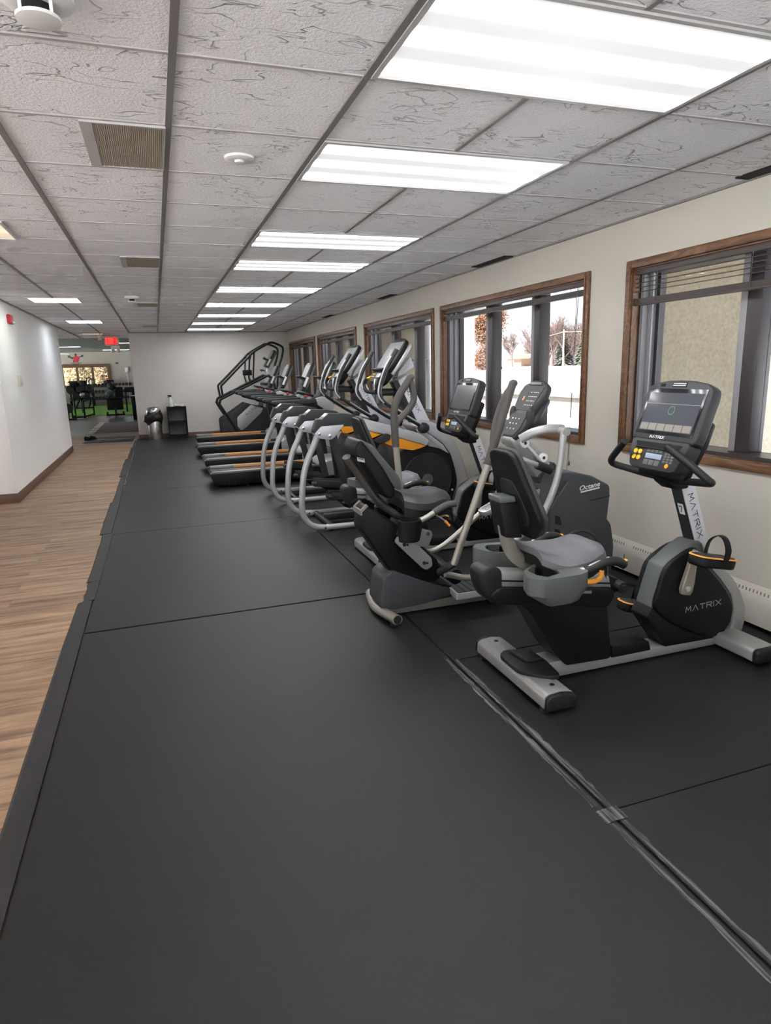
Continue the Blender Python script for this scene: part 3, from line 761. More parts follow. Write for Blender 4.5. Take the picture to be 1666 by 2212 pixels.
    out = rnd([(-.085, -.025), (.085, -.025), (.165, .045), (.175, .10), (.105, .385), (.06, .405), (-.06, .405), (-.105, .385), (-.175, .10), (-.165, .045)], .035, 4)
    B(MB().slab(fr, out, -.030, -.004, .012, 3), 'backrest_pad', M_pad)
    B(MB().slab(fr, out, -.004, .022, .009, 3), 'backrest_shell', M_black)
    B(MB().slab(fr, rnd([(-.075, .04), (.075, .04), (.11, .10), (.06, .27), (-.06, .27), (-.11, .10)], .03), .021, .030, .004), 'lumbar_panel', M_cap)
    B(MB().prism([(1.375, .905), (1.455, .905), (1.492, .735), (1.405, .745)], Y(-.055), Y(.055), .010, 3), 'back_support_cover', M_black)
    B(MB().prism([(1.369, .935), (1.450, .930), (1.456, .903), (1.374, .903)], Y(-.056), Y(.056), .008, 3), 'back_support_cap', M_grey)
    B(MB().prism([(1.45, .90), (1.50, .88), (1.52, .80), (1.48, .79)], Y(-.045), Y(.045), .006), 'back_bracket', M_black)
    # side handles with cup holders
    for s in (-1, 1):
        ya, yb = Y(s*.205), Y(s*.315)
        f = lambda o, k: (o[0], yc+s*o[1]*k)
        hexa = [(1.395, .26), (1.44, .312), (1.63, .298), (1.690, .27), (1.70, .22), (1.667, .15), (1.545, .075), (1.425, .17)]
        bot = [(1.49, .25), (1.50, .275), (1.60, .275), (1.66, .25), (1.67, .21), (1.60, .145), (1.52, .145), (1.49, .18)]
        n = len(hexa); m = MB()
        T = rnd([(x, yc+s*y) for x, y in hexa], .015, 2); Q = rnd([(x, yc+s*y) for x, y in bot], .012, 2); k = len(T)
        vs = [(x, y, .622-.02*(x-1.5)) for x, y in T]+[(x, y, .545) for x, y in T]+[(x, y, .485) for x, y in Q]
        fs = [tuple(range(2*k, 3*k))]
        cxp, cyp, cr, ry = 1.508, yc+s*.198, .060, .084
        vs += [(0, 0, 0)]*k
        # align the rim ring with the outline so the top is a fan of quads around the well
        ang = [math.atan2(T[j][1]-cyp, T[j][0]-cxp) for j in range(k)]
        for j in range(k): vs[3*k+j] = (cxp+cr*math.cos(ang[j]), cyp+ry*math.sin(ang[j]), .6215)
        vs += [(cxp+cr*.97*math.cos(a), cyp+ry*.97*math.sin(a), .545) for a in ang]
        for j in range(k):
            j2 = (j+1) % k
            fs += [(j, j2, k+j2, k+j), (k+j, k+j2, 2*k+j2, 2*k+j), (j, j2, 3*k+j2, 3*k+j), (3*k+j, 3*k+j2, 4*k+j2, 4*k+j)]
        fs.append(tuple(range(4*k, 5*k)))
        cup = B(m.raw(vs, fs), 'cup_holder', M_grey)
        wl = MB().lathe([(.001, 0), (.955, 0), (.965, .066), (.94, .066), (.92, .004), (.001, .004)], (0, 0, 0), 28)
        for v in wl.bm.verts: v.co = V((cxp+v.co.x*cr, cyp+v.co.y*ry, .547+v.co.z))
        B(wl, 'cup_well', M_black, cup)
        B(MB().tube([(1.675, Y(s*.225), .597), (1.73, Y(s*.232), .612), (1.80, Y(s*.238), .636), (1.855, Y(s*.242), .634), (1.895, Y(s*.246), .615)], .021, 14), 'side_handle', M_cap)
        B(MB().tube([(1.715, Y(s*.232), .625), (1.76, Y(s*.236), .641), (1.815, Y(s*.240), .656)], .0065, 8, rz=.005), 'pulse_contact', M_silver)
        B(MB().cyl((1.683, Y(s*.226), .599), (1.697, Y(s*.228), .604), .0225, 16), 'handle_collar', M_silver)
        B(MB().ell((1.892, Y(s*.246), .634), (.018, .012, .008)), 'resistance_button', M_orange)
        B(MB().box(1.50, 1.66, Y(min(s*.05, s*.2)), Y(max(s*.05, s*.2)), .505, .54, .006), 'arm_bracket', M_black)
    B(MB().tube([(1.70, Y(-.20), .548), (1.76, Y(-.205), .540), (1.80, Y(-.205), .553), (1.812, Y(-.20), .585)], .011, 10), 'seat_release_lever', M_orange)
    # front drive housing
    shell = catmull([(2.232, .30), (2.285, .49)], 1)
    o = [(2.225, .29), (2.255, .40), (2.288, .502), (2.395, .572), (2.47, .612), (2.515, .605), (2.555, .545), (2.655, .455), (2.735, .385), (2.795, .305), (2.838, .211), (2.845, .14), (2.826, .075), (2.735, .068), (2.68, .10), (2.53, .11), (2.38, .18), (2.29, .245)]
    B(MB().prism(rnd(o, .012, 3), Y(-.058), Y(.058), .014, 3), 'drive_shell', M_grey)
    rim = [(2.51, .60), (2.555, .545), (2.655, .455), (2.735, .385), (2.795, .305), (2.840, .211), (2.847, .14), (2.828, .062), (2.735, .062), (2.76, .13), (2.765, .21), (2.74, .29), (2.66, .385), (2.55, .495)]
    B(MB().prism(rnd(rim, .008, 3), Y(-.066), Y(.066), .010, 3), 'front_rim_cover', M_silver)
    side = catmull([(2.286, .497), (2.37, .555), (2.45, .582), (2.49, .560), (2.545, .478), (2.66, .362), (2.725, .274), (2.744, .215), (2.735, .142), (2.68, .082), (2.607, .083), (2.533, .104), (2.387, .178), (2.29, .242), (2.232, .305), (2.252, .40)], 4, True)
    side = [(p[0], p[1]) for p in [(q.x, q.y) for q in side]]
    for s in (-1, 1): B(MB().prism(side, Y(min(s*.052, s*.079)), Y(max(s*.052, s*.079)), .010, 3), 'side_cover', M_black)
    B(MB().prism(rnd([(2.235, .30), (2.31, .25), (2.40, .175), (2.55, .105), (2.66, .085), (2.66, .06), (2.33, .066), (2.315, .09), (2.20, .245)], .01), Y(-.062), Y(.062), .008), 'lower_cover', M_black)
    for s in (-1, 1):
        f = Fr((2.428 if s < 0 else 2.68, Y(s*.0792), .246), (-s, 0, .047*-s), (0.047*s, 0, 1))
        B(MB().strokes(f, 'MATRIX', .029, .0335, .34, .15), 'lettering', M_inkl)
    # cranks and pedals
    ax = (2.388, .392)
    for s, tip in ((-1, (2.425, .572)), (1, (2.351, .212))):
        d = V((tip[0]-ax[0], 0, tip[1]-ax[1])); L = d.length
        f = Fr((ax[0], Y(s*.112), ax[1]), d, (V((d.z, 0, -d.x)))*s*-1)
        B(MB().slab(f, rnd([(-.034, -.026), (-.01, -.036), (.03, -.034), (L, -.016), (L+.018, 0), (L, .016), (.03, .034), (-.01, .036), (-.034, .026)], .01), -.013, .013, .005, 3), 'crank_arm', M_beige_metal)
        B(MB().cyl((ax[0], Y(s*.07), ax[1]), (ax[0], Y(s*.128), ax[1]), .015, 14), 'crank_bolt', M_chrome)
        th = -.20 if s < 0 else -.22
        pf = Fr((tip[0]+.02, Y(s*.20), tip[1]-.005), (math.cos(th), 0, math.sin(th)), (0, 1, 0))
        pr = pf.n
        pd = B(MB().slab(pf, rnd([(-.115, -.03), (-.09, -.052), (.09, -.055), (.125, -.03), (.125, .03), (.09, .055), (-.09, .052), (-.115, .03)], .02), -.045, .004, .012, 3), 'pedal', M_black)
        B(MB().slab(pf, rnd([(-.118, -.032), (-.092, -.055), (.092, -.058), (.128, -.032), (.128, .032), (.092, .058), (-.092, .055), (-.118, .032)], .02), .002, .009, .002), 'pedal_trim', M_trim, pd)
        B(MB().slab(pf, rnd([(-.108, -.028), (-.085, -.047), (.085, -.05), (.118, -.028), (.118, .028), (.085, .05), (-.085, .047), (-.108, .028)], .02), .0085, .0105), 'pedal_tread', M_cap, pd)
        sp = [pf.pt(.03, -.054, -.01), pf.pt(.025, -.058, .05), pf.pt(.02, -.03, .10), pf.pt(.015, .01, .108), pf.pt(.01, .048, .07), pf.pt(.01, .055, -.01)]
        B(MB().tube(sp, .02, 8, k=6, rz=.003), 'pedal_strap', M_black, pd)
        B(MB().cyl((tip[0], Y(s*.10), tip[1]), (tip[0], Y(s*.16), tip[1]), .010, 12), 'pedal_axle', M_chrome, pd)
    # mast
    mu = V((2.425-2.545, 0, .892-.575)).normalized()
    mf = Fr((2.548, yc, .56), (0, -1, 0), mu)        # n points to the rider
    LM = .40
    B(MB().fbox(mf, -.040, .040, 0, LM, -.040, .040, .010, 3), 'mast', M_dgrey)  # dark body and pale sides carry the shading of one silver mast
    for s in (-1, 1): B(MB().fbox(Fr(mf.pt(s*.0385, 0, 0), mf.n, mf.t), -.0385, .0375, .0, LM-.01, -.0035, .0045, .002), 'mast_side_panel', M_mast)
    tf = Fr(mf.pt(.0432, LM-.085, .016), -mf.t, -mf.n)
    nf = tf.n
    B(MB().strokes(tf, 'MATRIX', .030, .036, .36, .14, c=(.0012 if nf.y < 0 else -.0012)), 'mast_lettering', M_inkd)
    B(MB().fbox(Fr(mf.pt(0, LM-.16, .0405), mf.s, mf.t), -.014, .022, -.03, .03, 0, .0012), 'number_sticker', M_white)
    B(MB().strokes(Fr(mf.pt(-.006, LM-.178, .0418), mf.s, mf.t), '7', .036, .018, th=.16), 'sticker_digit', M_inkd)
    # console
    cf = console_frame(2.282, yc, 1.151, 2.36, 1.363)
    top_ = [(-.205, -.035), (.205, -.035), (.213, .02), (.212, .20), (.200, .238), (.165, .256), (.08, .268), (0, .271), (-.08, .268), (-.165, .256), (-.200, .238), (-.212, .20), (-.213, .02)]
    con = B(MB().slab(cf, rnd(top_, .012, 2), -.062, 0, .014, 3), 'console', M_dgrey)
    low = [(-.190, -.03), (.190, -.03), (.182, -.09), (.155, -.165), (.13, -.178), (-.13, -.178), (-.155, -.165), (-.182, -.09)]
    B(MB().slab(cf, rnd(low, .02, 3), -.075, .004, .012, 3), 'control_panel', M_dgrey)
    B(MB().slab(cf, [(-.15, -.20), (.15, -.20), (.19, -.02), (.19, .10), (-.19, .10), (-.19, -.02)], -.115, -.055, .02, 3), 'console_back', M_black)
    sc = B(MB().fbox(cf, -.186, .186, -.003, .226, 0, .0025, .002), 'screen_bezel', M_gloss)
    B(MB().fbox(cf, -.172, .172, .012, .205, .0022, .0032), 'screen', M_screen, sc)
    for k in range(6):
        a = -.165+k*.0556
        B(MB().fbox(cf, a, a+.051, .016, .050, .003, .0042), 'screen_button', M_tile_ui, sc)
    m = MB().lathe([(.018, 0), (.021, 0), (.021, .0006), (.018, .0006), (.018, 0)], (0, 0, 0), 30, False)
    for v in m.bm.verts: v.co = cf.pt(v.co.x+.005, v.co.y+.118, v.co.z+.0034)
    B(m, 'screen_ring', M_greenring, sc)
    B(MB().fbox(cf, -.172, .172, .148, .1505, .003, .0038), 'screen_divider', M_tile_ui, sc)
    B(MB().fbox(cf, -.045, .045, .235, .258, 0, .003, .002).fbox(cf, -.125, -.095, .236, .25, 0, .002, .001), 'fan_vent_surround', M_gap)
    B(MB().fbox(cf, -.04, .04, .239, .245, .0028, .0045).fbox(cf, -.04, .04, .249, .254, .0028, .0045), 'fan_vent', M_inkl)
    B(MB().strokes(Fr(cf.pt(-.075, -.024, .0), cf.s, cf.t), 'MATRIX', .013, .0145, .3, .2, c=.0052), 'console_lettering', M_inkw)
    B(MB().slab(cf, rnd([(-.155, -.045), (.155, -.045), (.135, -.072), (-.135, -.072)], .006), .0035, .0055), 'reading_slot', M_gap)
    B(MB().fbox(cf, -.14, .14, -.079, -.072, .003, .014, .003), 'reading_ledge', M_black)
    for a, b in ((-.135, -.098), (-.103, -.098), (-.135, -.128), (-.103, -.128)):
        m = MB().lathe([(.001, 0), (.0125, 0), (.0115, .004), (.001, .0045)], (0, 0, 0), 18)
        for v in m.bm.verts: v.co = cf.pt(v.co.x+a, v.co.y+b, v.co.z+.0038)
        B(m, 'round_key', M_yellow)
    m = MB().lathe([(.001, 0), (.011, 0), (.010, .004), (.001, .0045)], (0, 0, 0), 18)
    for v in m.bm.verts: v.co = cf.pt(v.co.x+.098, v.co.y-.150, v.co.z+.0038)
    B(m, 'start_key', M_orange)
    B(MB().fbox(cf, -.06, .047, -.125, -.100, .0035, .0052, .001), 'lcd', M_lcd)
    m = MB()
    for k in range(4): m.fbox(cf, -.058+k*.027, -.036+k*.027, -.094, -.078, .0035, .0055, .002)
    for k in range(3): m.fbox(cf, -.062+k*.037, -.030+k*.037, -.157, -.131, .0035, .005, .001)
    for i in range(3):
        for j in range(4): m.fbox(cf, .062+i*.022, .079+i*.022, -.098-j*.013, -.088-j*.013, .0035, .005, .001)
    B(m, 'keypad', M_grey)
    # handlebar
    hb = [(2.180, Y(-.142), 1.112), (2.205, Y(-.215), 1.065), (2.232, Y(-.300), 1.005), (2.252, Y(-.326), .978), (2.278, Y(-.318), .962), (2.30, Y(-.24), .950), (2.315, Y(-.12), .938), (2.318, yc, .936)]
    hb2 = hb+[(x, 2*yc-y, z) for x, y, z in hb[-2::-1]]
    B(MB().tube(hb2, .0175, 14, 5), 'handlebar', M_cap)
    B(MB().prism(rnd([(2.275, .955), (2.40, .975), (2.415, .885), (2.345, .880), (2.29, .92)], .012), Y(-.052), Y(.052), .012, 3), 'handlebar_clamp', M_black)
    B(MB().prism([(2.30, .96), (2.42, .96), (2.40, 1.03), (2.30, 1.03)], Y(-.05), Y(.05), .012), 'console_neck', M_black)
    return R
bike = make_bike(2.52, 'grey recumbent exercise bike nearest the camera, its display before the stucco window', 'recumbent bikes')
b2 = dup(bike, (.0, 2.265, 0), 'farther grey recumbent exercise bike, its display before the snowy window', 'recumbent bikes')

M_off = mat('dark_idle_screen', (.055, .055, .06), .2)
for ch in list(b2.children):
    if ch.name.startswith('number_sticker') or ch.name.startswith('sticker_digit'): bpy.data.objects.remove(ch); continue
    if ch.name.startswith('screen_bezel'):
        for g in list(ch.children):
            if g.name.startswith('screen.') or g.name == 'screen':
                g.data = g.data.copy(); g.data.materials.clear(); g.data.materials.append(M_off)
            else: bpy.data.objects.remove(g)
# ---------------------------------------------------------------- seated elliptical
def make_seated(yc):
    z0 = MZ
    R = thing('seated_elliptical', (1.95, yc, z0), 'seated elliptical with tall swinging grey arms, standing between the two recumbent bikes', 'seated elliptical')
    B = lambda mb, n, m, p=None: mb.build(n, m, p or R)
    Y = lambda v: yc+v
    rs = B(MB().tube([(1.198, Y(.24), .062), (1.175, Y(.13), .055), (1.160, Y(0), .050), (1.175, Y(-.13), .055), (1.198, Y(-.275), .062)], .034, 16, rz=.028), 'rear_stabilizer', M_beige_metal)
    B(MB().cyl((1.1985, Y(-.2765), .0622), (1.196, Y(-.26), .0615), .026, 16), 'tube_opening', M_gap, rs)
    for s in (-.22, .2): B(MB().cyl((1.19, Y(s), z0), (1.19, Y(s), .04), .02, 12), 'levelling_foot', M_cap, rs)
    B(MB().prism([(1.17, .02), (2.62, .02), (2.62, .105), (1.90, .092), (1.45, .072), (1.17, .075)], Y(-.085), Y(.085), .008), 'main_beam', M_beige_metal)
    B(MB().prism(rnd([(1.150, .085), (1.155, .14), (1.175, .27), (1.235, .310), (1.43, .215), (1.60, .15), (1.68, .115), (1.44, .072), (1.24, .062)], .025, 4), Y(-.115), Y(.115), .022, 3), 'rear_cover', M_slate)
    rail = B(MB().prism([(1.052, .58), (1.062, .685), (1.095, .715), (1.27, .585), (1.545, .330), (1.565, .215), (1.50, .165), (1.43, .18), (1.235, .285)], Y(-.075), Y(.075), .012, 3), 'seat_rail', M_black)
    B(MB().prism([(1.058, .69), (1.095, .722), (1.105, .712), (1.068, .68)], Y(-.078), Y(-.055)).prism([(1.058, .69), (1.095, .722), (1.105, .712), (1.068, .68)], Y(.055), Y(.078)).box(1.056, 1.066, Y(-.078), Y(.078), .66, .69), 'rail_end_bracket', M_beige_metal, rail)
    B(MB().prism([(1.10, .715), (1.27, .59), (1.50, .378), (1.49, .368), (1.26, .578), (1.09, .703)], Y(-.05), Y(.05)), 'rail_track', M_dgrey, rail)
    B(MB().cyl((1.572, Y(-.275), .275), (1.572, Y(.24), .275), .045, 24).cyl((1.572, Y(-.285), .275), (1.572, Y(-.274), .275), .040, 24), 'bumper_roller', M_black)
    B(MB().prism([(1.50, .20), (1.60, .17), (1.66, .14), (1.66, .11), (1.45, .13)], Y(-.10), Y(.10), .01), 'roller_cradle', M_black)
    pl = B(MB().prism(rnd([(1.245, .490), (1.262, .523), (1.352, .500), (1.482, .362), (1.488, .311), (1.45, .290), (1.42, .305)], .014), Y(-.125), Y(-.112), .003), 'carriage_plate', M_silver)
    for p in ((1.305, .468), (1.432, .338)): B(MB().cyl((p[0], Y(-.131), p[1]), (p[0], Y(-.124), p[1]), .011, 8).cyl((p[0]+.02, Y(-.129), p[1]-.004), (p[0]+.02, Y(-.124), p[1]-.004), .007, 8), 'plate_bolt', M_cap, pl)
    br = B(MB().prism(rnd([(1.375, .575), (1.44, .545), (1.49, .528), (1.500, .500), (1.470, .43), (1.38, .44)], .012), Y(-.105), Y(-.093), .003), 'carriage_bracket', M_silver)
    for p in ((1.403, .499), (1.465, .514)): B(MB().cyl((p[0], Y(-.113), p[1]), (p[0], Y(-.104), p[1]), .0125, 14), 'bracket_bolt', M_chrome, br)
    B(MB().prism([(1.30, .60), (1.50, .48), (1.47, .42), (1.27, .52)], Y(-.093), Y(.093), .01), 'carriage', M_dgrey)
    for s in (-1, 1):
        h = .265
        d = rnd([(1.232, .19), (1.36, .185), (1.40, .225), (1.345, .285), (1.25, .275)], .03, 4); k = len(d)
        vs = [(x, yc+s*y, .640) for x, y in d]+[(1.29+(x-1.30)*.80, yc+s*(.235+(y-.235)*.8), .515) for x, y in d]
        vs += [(1.305+(x-1.305)*.84, yc+s*(.235+(y-.235)*.82), .6405) for x, y in d]+[(1.30+(x-1.305)*.72, yc+s*(.235+(y-.235)*.72), .535) for x, y in d]
        fs = [tuple(range(k, 2*k)), tuple(range(3*k, 4*k))]
        for j in range(k):
            q = (j+1) % k; fs += [(j, q, k+q, k+j), (j, q, 2*k+q, 2*k+j), (2*k+j, 2*k+q, 3*k+q, 3*k+j)]
        B(MB().raw(vs, fs), 'cup_holder', M_black)
        B(MB().slab(XY, [(1.36, Y(s*.20)), (1.425, Y(s*.15)), (1.43, Y(s*.245)), (1.395, Y(s*.262))], .628, .642, .004), 'holder_arm', M_dgrey)
        B(MB().tube([(1.36, Y(s*.262), .640), (1.400, Y(s*.263), .657), (1.445, Y(s*.264), .680)], .016, 14), 'handle_tube', M_beige_metal)
        B(MB().tube([(1.440, Y(s*.264), .678), (1.49, Y(s*.264), .702), (1.53, Y(s*.264), .717), (1.578, Y(s*.264), .720)], .020, 14), 'side_handle', M_brgrip)
        B(MB().tube([(1.38, Y(s*.11), .56), (1.40, Y(s*.18), .60), (1.40, Y(s*.25), .648)], .014, 10), 'handle_support', M_dgrey)
    B(MB().tube([(1.452, Y(-.245), .662), (1.50, Y(-.245), .632), (1.525, Y(-.245), .612)], .004, 8), 'release_rod', M_silver)
    B(MB().tube([(1.518, Y(-.245), .617), (1.535, Y(-.245), .598), (1.545, Y(-.245), .585)], .010, 10, rz=.008), 'release_tip', M_orange)
    B(MB().tube([(1.395, Y(-.10), .545), (1.44, Y(-.12), .585), (1.50, Y(-.13), .602), (1.54, Y(-.13), .600)], .010, 10), 'lower_lever', M_dgrey)
    def top(u, v):
        x = 1.30+.33*u; w = (v-.5)*2
        hw = .185*(1-.35*max(0, (u-.3)/.7)**1.8)*(.85+.15*min(1, u/.2))
        z = .755+.010*w*w+.025*max(0, 1-u/.4)**1.5+.012*math.exp(-((u-.75)/.16)**2)-.06*max(0, (u-.90)/.1)**2-.05*abs(w)**5
        return (x, yc+w*hw, z)
    B(MB().shell(top, 20, 18, .04), 'seat_cushion', mat('dark_saddle', (.03, .029, .031), .5))
    B(MB().shell(lambda u, v: (lambda p: (p[0], yc+(p[1]-yc)*.98, p[2]-.041))(top(u, v)), 14, 12, .055), 'seat_base', M_black)
    B(MB().box(1.37, 1.50, Y(-.06), Y(.06), .56, .67, .01), 'seat_mount', M_dgrey)
    B(MB().tube([(1.005, yc, 1.000), (1.055, yc, .925), (1.165, yc, .755), (1.275, yc, .645), (1.41, yc, .600)], .060, 16, rz=.024), 'back_tube', M_brgrip)
    B(MB().prism(rnd([(1.018, 1.055), (1.050, 1.105), (1.085, 1.100), (1.23, .905), (1.262, .775), (1.215, .745), (1.175, .80), (1.075, .965), (1.025, 1.015)], .02, 4), Y(-.135), Y(.135), .018, 3), 'backrest_shell', M_black)
    B(MB().prism(rnd([(1.048, 1.108), (1.112, 1.082), (1.275, .882), (1.288, .835), (1.280, .800), (1.245, .82), (1.175, .945), (1.08, 1.075)], .02, 4), Y(-.150), Y(.150), .022, 3), 'backrest_pad', mat('charcoal_fabric', (.055, .058, .058), .6, bump=.15, bscale=300))
    lb = B(MB().slab(XZ, [(1.028, 1.012), (1.072, 1.000), (1.074, .978), (1.030, .990)], -Y(-.1375), -Y(-.1352)), 'label', M_inkl)
    B(MB().slab(XZ, [(1.033, 1.008), (1.067, .999), (1.068, .993), (1.034, 1.002)], -Y(-.1382), -Y(-.137)), 'label_bar', M_inkd, lb)
    # step plate
    sp = B(MB().slab(XY, rnd([(1.595, Y(-.235)), (1.90, Y(-.235)), (1.95, Y(-.15)), (1.95, Y(.13)), (1.63, Y(.13))], .015), .11, .150, .005), 'step_plate', M_lsilver)
    B(MB().slab(XY, rnd([(1.612, Y(-.222)), (1.893, Y(-.222)), (1.938, Y(-.145)), (1.938, Y(.118)), (1.642, Y(.118))], .015), .149, .153), 'step_tread', M_dgrey, sp)
    g = MB()
    for k in range(7):
        x = 1.66+k*.042
        g.box(x, x+.006, Y(-.215), Y(-.06), .1529, .1552); g.box(x, x+.006, Y(-.045), Y(.11), .1529, .1552)
    B(g, 'tread_ribs', M_black, sp)
    B(MB().box(1.62, 2.3, Y(-.10), Y(.10), .09, .125, .01), 'step_support', M_black)
    # swinging arms
    def arm(s, pts, grip, loop):
        a = B(MB().tube(pts, .0205, 14), 'swing_arm', M_beige_metal)
        B(MB().tube(grip, .024, 14), 'arm_grip', M_brgrip, a)
        B(MB().tube(loop, .021, 14), 'arm_grip_loop', M_brgrip, a)
        B(MB().ell(grip[-1], (.026, .026, .022)), 'grip_tip', M_brgrip, a)
    y = Y(-.37)
    arm(-1, [(1.515, y, .385), (1.60, y, .615), (1.735, y, .965)], [(1.728, y, .948), (1.745, y, 1.0), (1.815, y+.004, 1.19), (1.868, y+.01, 1.345), (1.890, y+.012, 1.395)],
        [(1.886, y+.015, 1.385), (1.845, y+.03, 1.31), (1.805, y+.04, 1.20), (1.782, y+.03, 1.12), (1.765, y+.008, 1.05)])
    y = Y(.30)
    arm(1, [(1.452, y, .66), (1.432, y, .86), (1.420, y, 1.02)], [(1.420, y, 1.0), (1.416, y, 1.10), (1.414, y, 1.225), (1.445, y, 1.315), (1.53, y, 1.435)],
        [(1.525, y, 1.425), (1.552, y, 1.31), (1.515, y, 1.235), (1.45, y, 1.175), (1.418, y, 1.130)])
    B(MB().tube([(1.452, Y(.30), .67), (1.462, Y(.30), .40), (1.50, Y(.28), .2)], .0205, 12), 'arm_lower', M_beige_metal)
    for s in (-1, 1):
        B(MB().tube([(1.53, Y(s*.37), .40), (1.50, Y(s*.335), .365), (1.495, Y(s*.22), .30)], .024, 10), 'arm_pivot', M_dgrey)
        B(MB().tube([(1.49, Y(s*.30), .31), (1.70, Y(s*.30), .28), (2.02, Y(s*.29), .50)], .019, 10), 'drive_link', M_beige_metal)
        cy = Y(s*.25)
        f = Fr((2.08, cy, .555), (.13, 0, .055), (0, 1, 0))
        p = B(MB().slab(f, rnd([(-.085, -.05), (.07, -.075), (.10, -.06), (.10, .06), (.07, .075), (-.085, .05)], .03), -.03, .006, .008), 'foot_pedal', M_silver)
        g = MB()
        for k in range(5):
            for j in range(3): g.fbox(f, -.055+k*.03, -.033+k*.03, -.045+j*.034, -.02+j*.034, .0055, .010, .002)
        B(g, 'pedal_tread', M_silver, p)
    # flywheel housing
    o = [(2.20, .03), (2.20, .30), (2.235, .62), (2.27, .79), (2.285, .822), (2.33, .832), (2.43, .826), (2.565, .793), (2.700, .722), (2.706, .65), (2.690, .47), (2.716, .32), (2.70, .03)]
    B(MB().prism(rnd(o, .02, 3), Y(-.205), Y(.205), .018, 3), 'flywheel_housing', M_slate)
    cv = [(2.21, .04), (2.21, .30), (2.245, .62), (2.282, .683), (2.36, .790), (2.468, .690), (2.60, .58), (2.692, .472), (2.722, .325), (2.705, .04)]
    for s in (-1, 1):
        c = B(MB().prism(rnd(cv, .02, 3), Y(min(s*.19, s*.24)), Y(max(s*.19, s*.24)), .02, 3), 'side_cover', M_slate)
        m = MB().lathe([(.001, 0), (.150, 0), (.155, .004), (.150, .012), (.138, .012), (.134, .006), (.001, .006)], (0, 0, 0), 40)
        for v in m.bm.verts: v.co = V((2.455+v.co.x, Y(s*(.239+v.co.z)), .315+v.co.y))
        B(m, 'wheel_cap', M_slate, c)
        g = MB()
        for k in range(3): g.prism([(2.268, .575-k*.085), (2.305, .56-k*.085), (2.318, .505-k*.085), (2.272, .52-k*.085)], Y(min(s*.239, s*.2425)), Y(max(s*.239, s*.2425)))
        B(g, 'vent_recess', M_gap, c)
        B(MB().prism([(2.235, .60), (2.70, .655), (2.70, .651), (2.235, .596)], Y(min(s*.2, s*.2062)), Y(max(s*.2, s*.2062))), 'housing_seam', M_gap)
    f = Fr((2.462, Y(-.2055), .706), (1, 0, .13), (-.13, 0, 1))
    B(MB().font(f, 'Octane', .042, shear=.25, sx=1.25), 'lettering', M_inkw)
    B(MB().slab(f, [(0, -.016), (.155, -.016), (.155, -.007), (0, -.007)], .0005, .0015), 'lettering_bar', M_inkw)
    # mast, tray, levers
    B(MB().prism(rnd([(2.052, 1.04), (2.085, 1.082), (2.135, 1.085), (2.23, .99), (2.335, .885), (2.41, .78), (2.36, .72), (2.29, .745), (2.19, .86), (2.09, .975)], .02, 4), Y(-.065), Y(.065), .018, 3), 'mast', M_silver)
    B(MB().prism(rnd([(2.25, .80), (2.36, .885), (2.42, .80), (2.36, .70), (2.27, .70)], .02), Y(-.085), Y(.085), .015), 'mast_collar', M_dgrey)
    B(MB().slab(XY, rnd([(2.10, Y(-.09)), (2.27, Y(-.09)), (2.27, Y(.02)), (2.10, Y(.02))], .02), .665, .715, .008).box(2.27, 2.33, Y(-.05), Y(-.0), .68, .70), 'accessory_tray', M_lsilver)
    B(MB().slab(XY, rnd([(2.115, Y(-.078)), (2.255, Y(-.078)), (2.255, Y(.008)), (2.115, Y(.008))], .02), .7145, .7165), 'tray_well', M_gap)
    for s in (-1, 1):
        for p in ((2.116, 1.022), (2.25, .922)):
            B(MB().cyl((p[0], Y(s*.06), p[1]), (p[0], Y(s*.115), p[1]), .034, 20), 'pivot_housing', M_silver)
            q = B(MB().cyl((p[0], Y(s*.113), p[1]), (p[0], Y(s*.128), p[1]), .028, 20), 'pivot_cap', M_white)
            B(MB().cyl((p[0], Y(s*.127), p[1]), (p[0], Y(s*.130), p[1]), .010, 12), 'pivot_bolt', M_dgrey, q)
        B(MB().tube([(2.116, Y(s*.09), 1.03), (2.18, Y(s*.14), .95), (2.235, Y(s*.14), .875)], .010, 10), 'link_rod', M_lsilver)
        B(MB().tube([(2.06, Y(s*.16), 1.052), (2.12, Y(s*.20), 1.092), (2.20, Y(s*.235), 1.112), (2.275, Y(s*.25), 1.112), (2.30, Y(s*.255), 1.106)], .012, 12, rz=.028), 'upper_link', M_silver)
        B(MB().tube([(2.275, Y(s*.295), 1.105), (2.262, Y(s*.30), 1.0), (2.252, Y(s*.30), .90), (2.222, Y(s*.30), .775), (2.165, Y(s*.295), .635), (2.12, Y(s*.28), .56)], .021, 14), 'lower_link', M_silver)
        B(MB().cyl((2.282, Y(s*.225), 1.100), (2.282, Y(s*.32), 1.100), .026, 18), 'link_joint', M_silver)
        B(MB().tube([(2.03, Y(s*.08), .952), (2.045, Y(s*.20), .938), (2.15, Y(s*.225), .895)], .016, 12), 'static_bar', M_silver)
        B(MB().tube([(2.140, Y(s*.225), .899), (2.19, Y(s*.225), .878), (2.238, Y(s*.225), .858)], .027, 14), 'static_grip', M_cap)
    # console
    cf = console_frame(2.072, yc, 1.075, 2.262, 1.375)
    o = rnd([(-.07, -.03), (.07, -.03), (.115, .03), (.105, .145), (.125, .20), (.150, .29), (.135, .35), (.06, .385), (-.06, .385), (-.135, .35), (-.150, .29), (-.125, .20), (-.105, .145), (-.115, .03)], .02, 3)
    B(MB().slab(cf, o, -.05, 0, .018, 3), 'console', M_dgrey)
    B(MB().slab(cf, rnd([(-.05, 0), (.05, 0), (.12, .12), (.11, .30), (-.11, .30), (-.12, .12)], .03), -.10, -.04, .03, 3), 'console_back', M_dgrey)
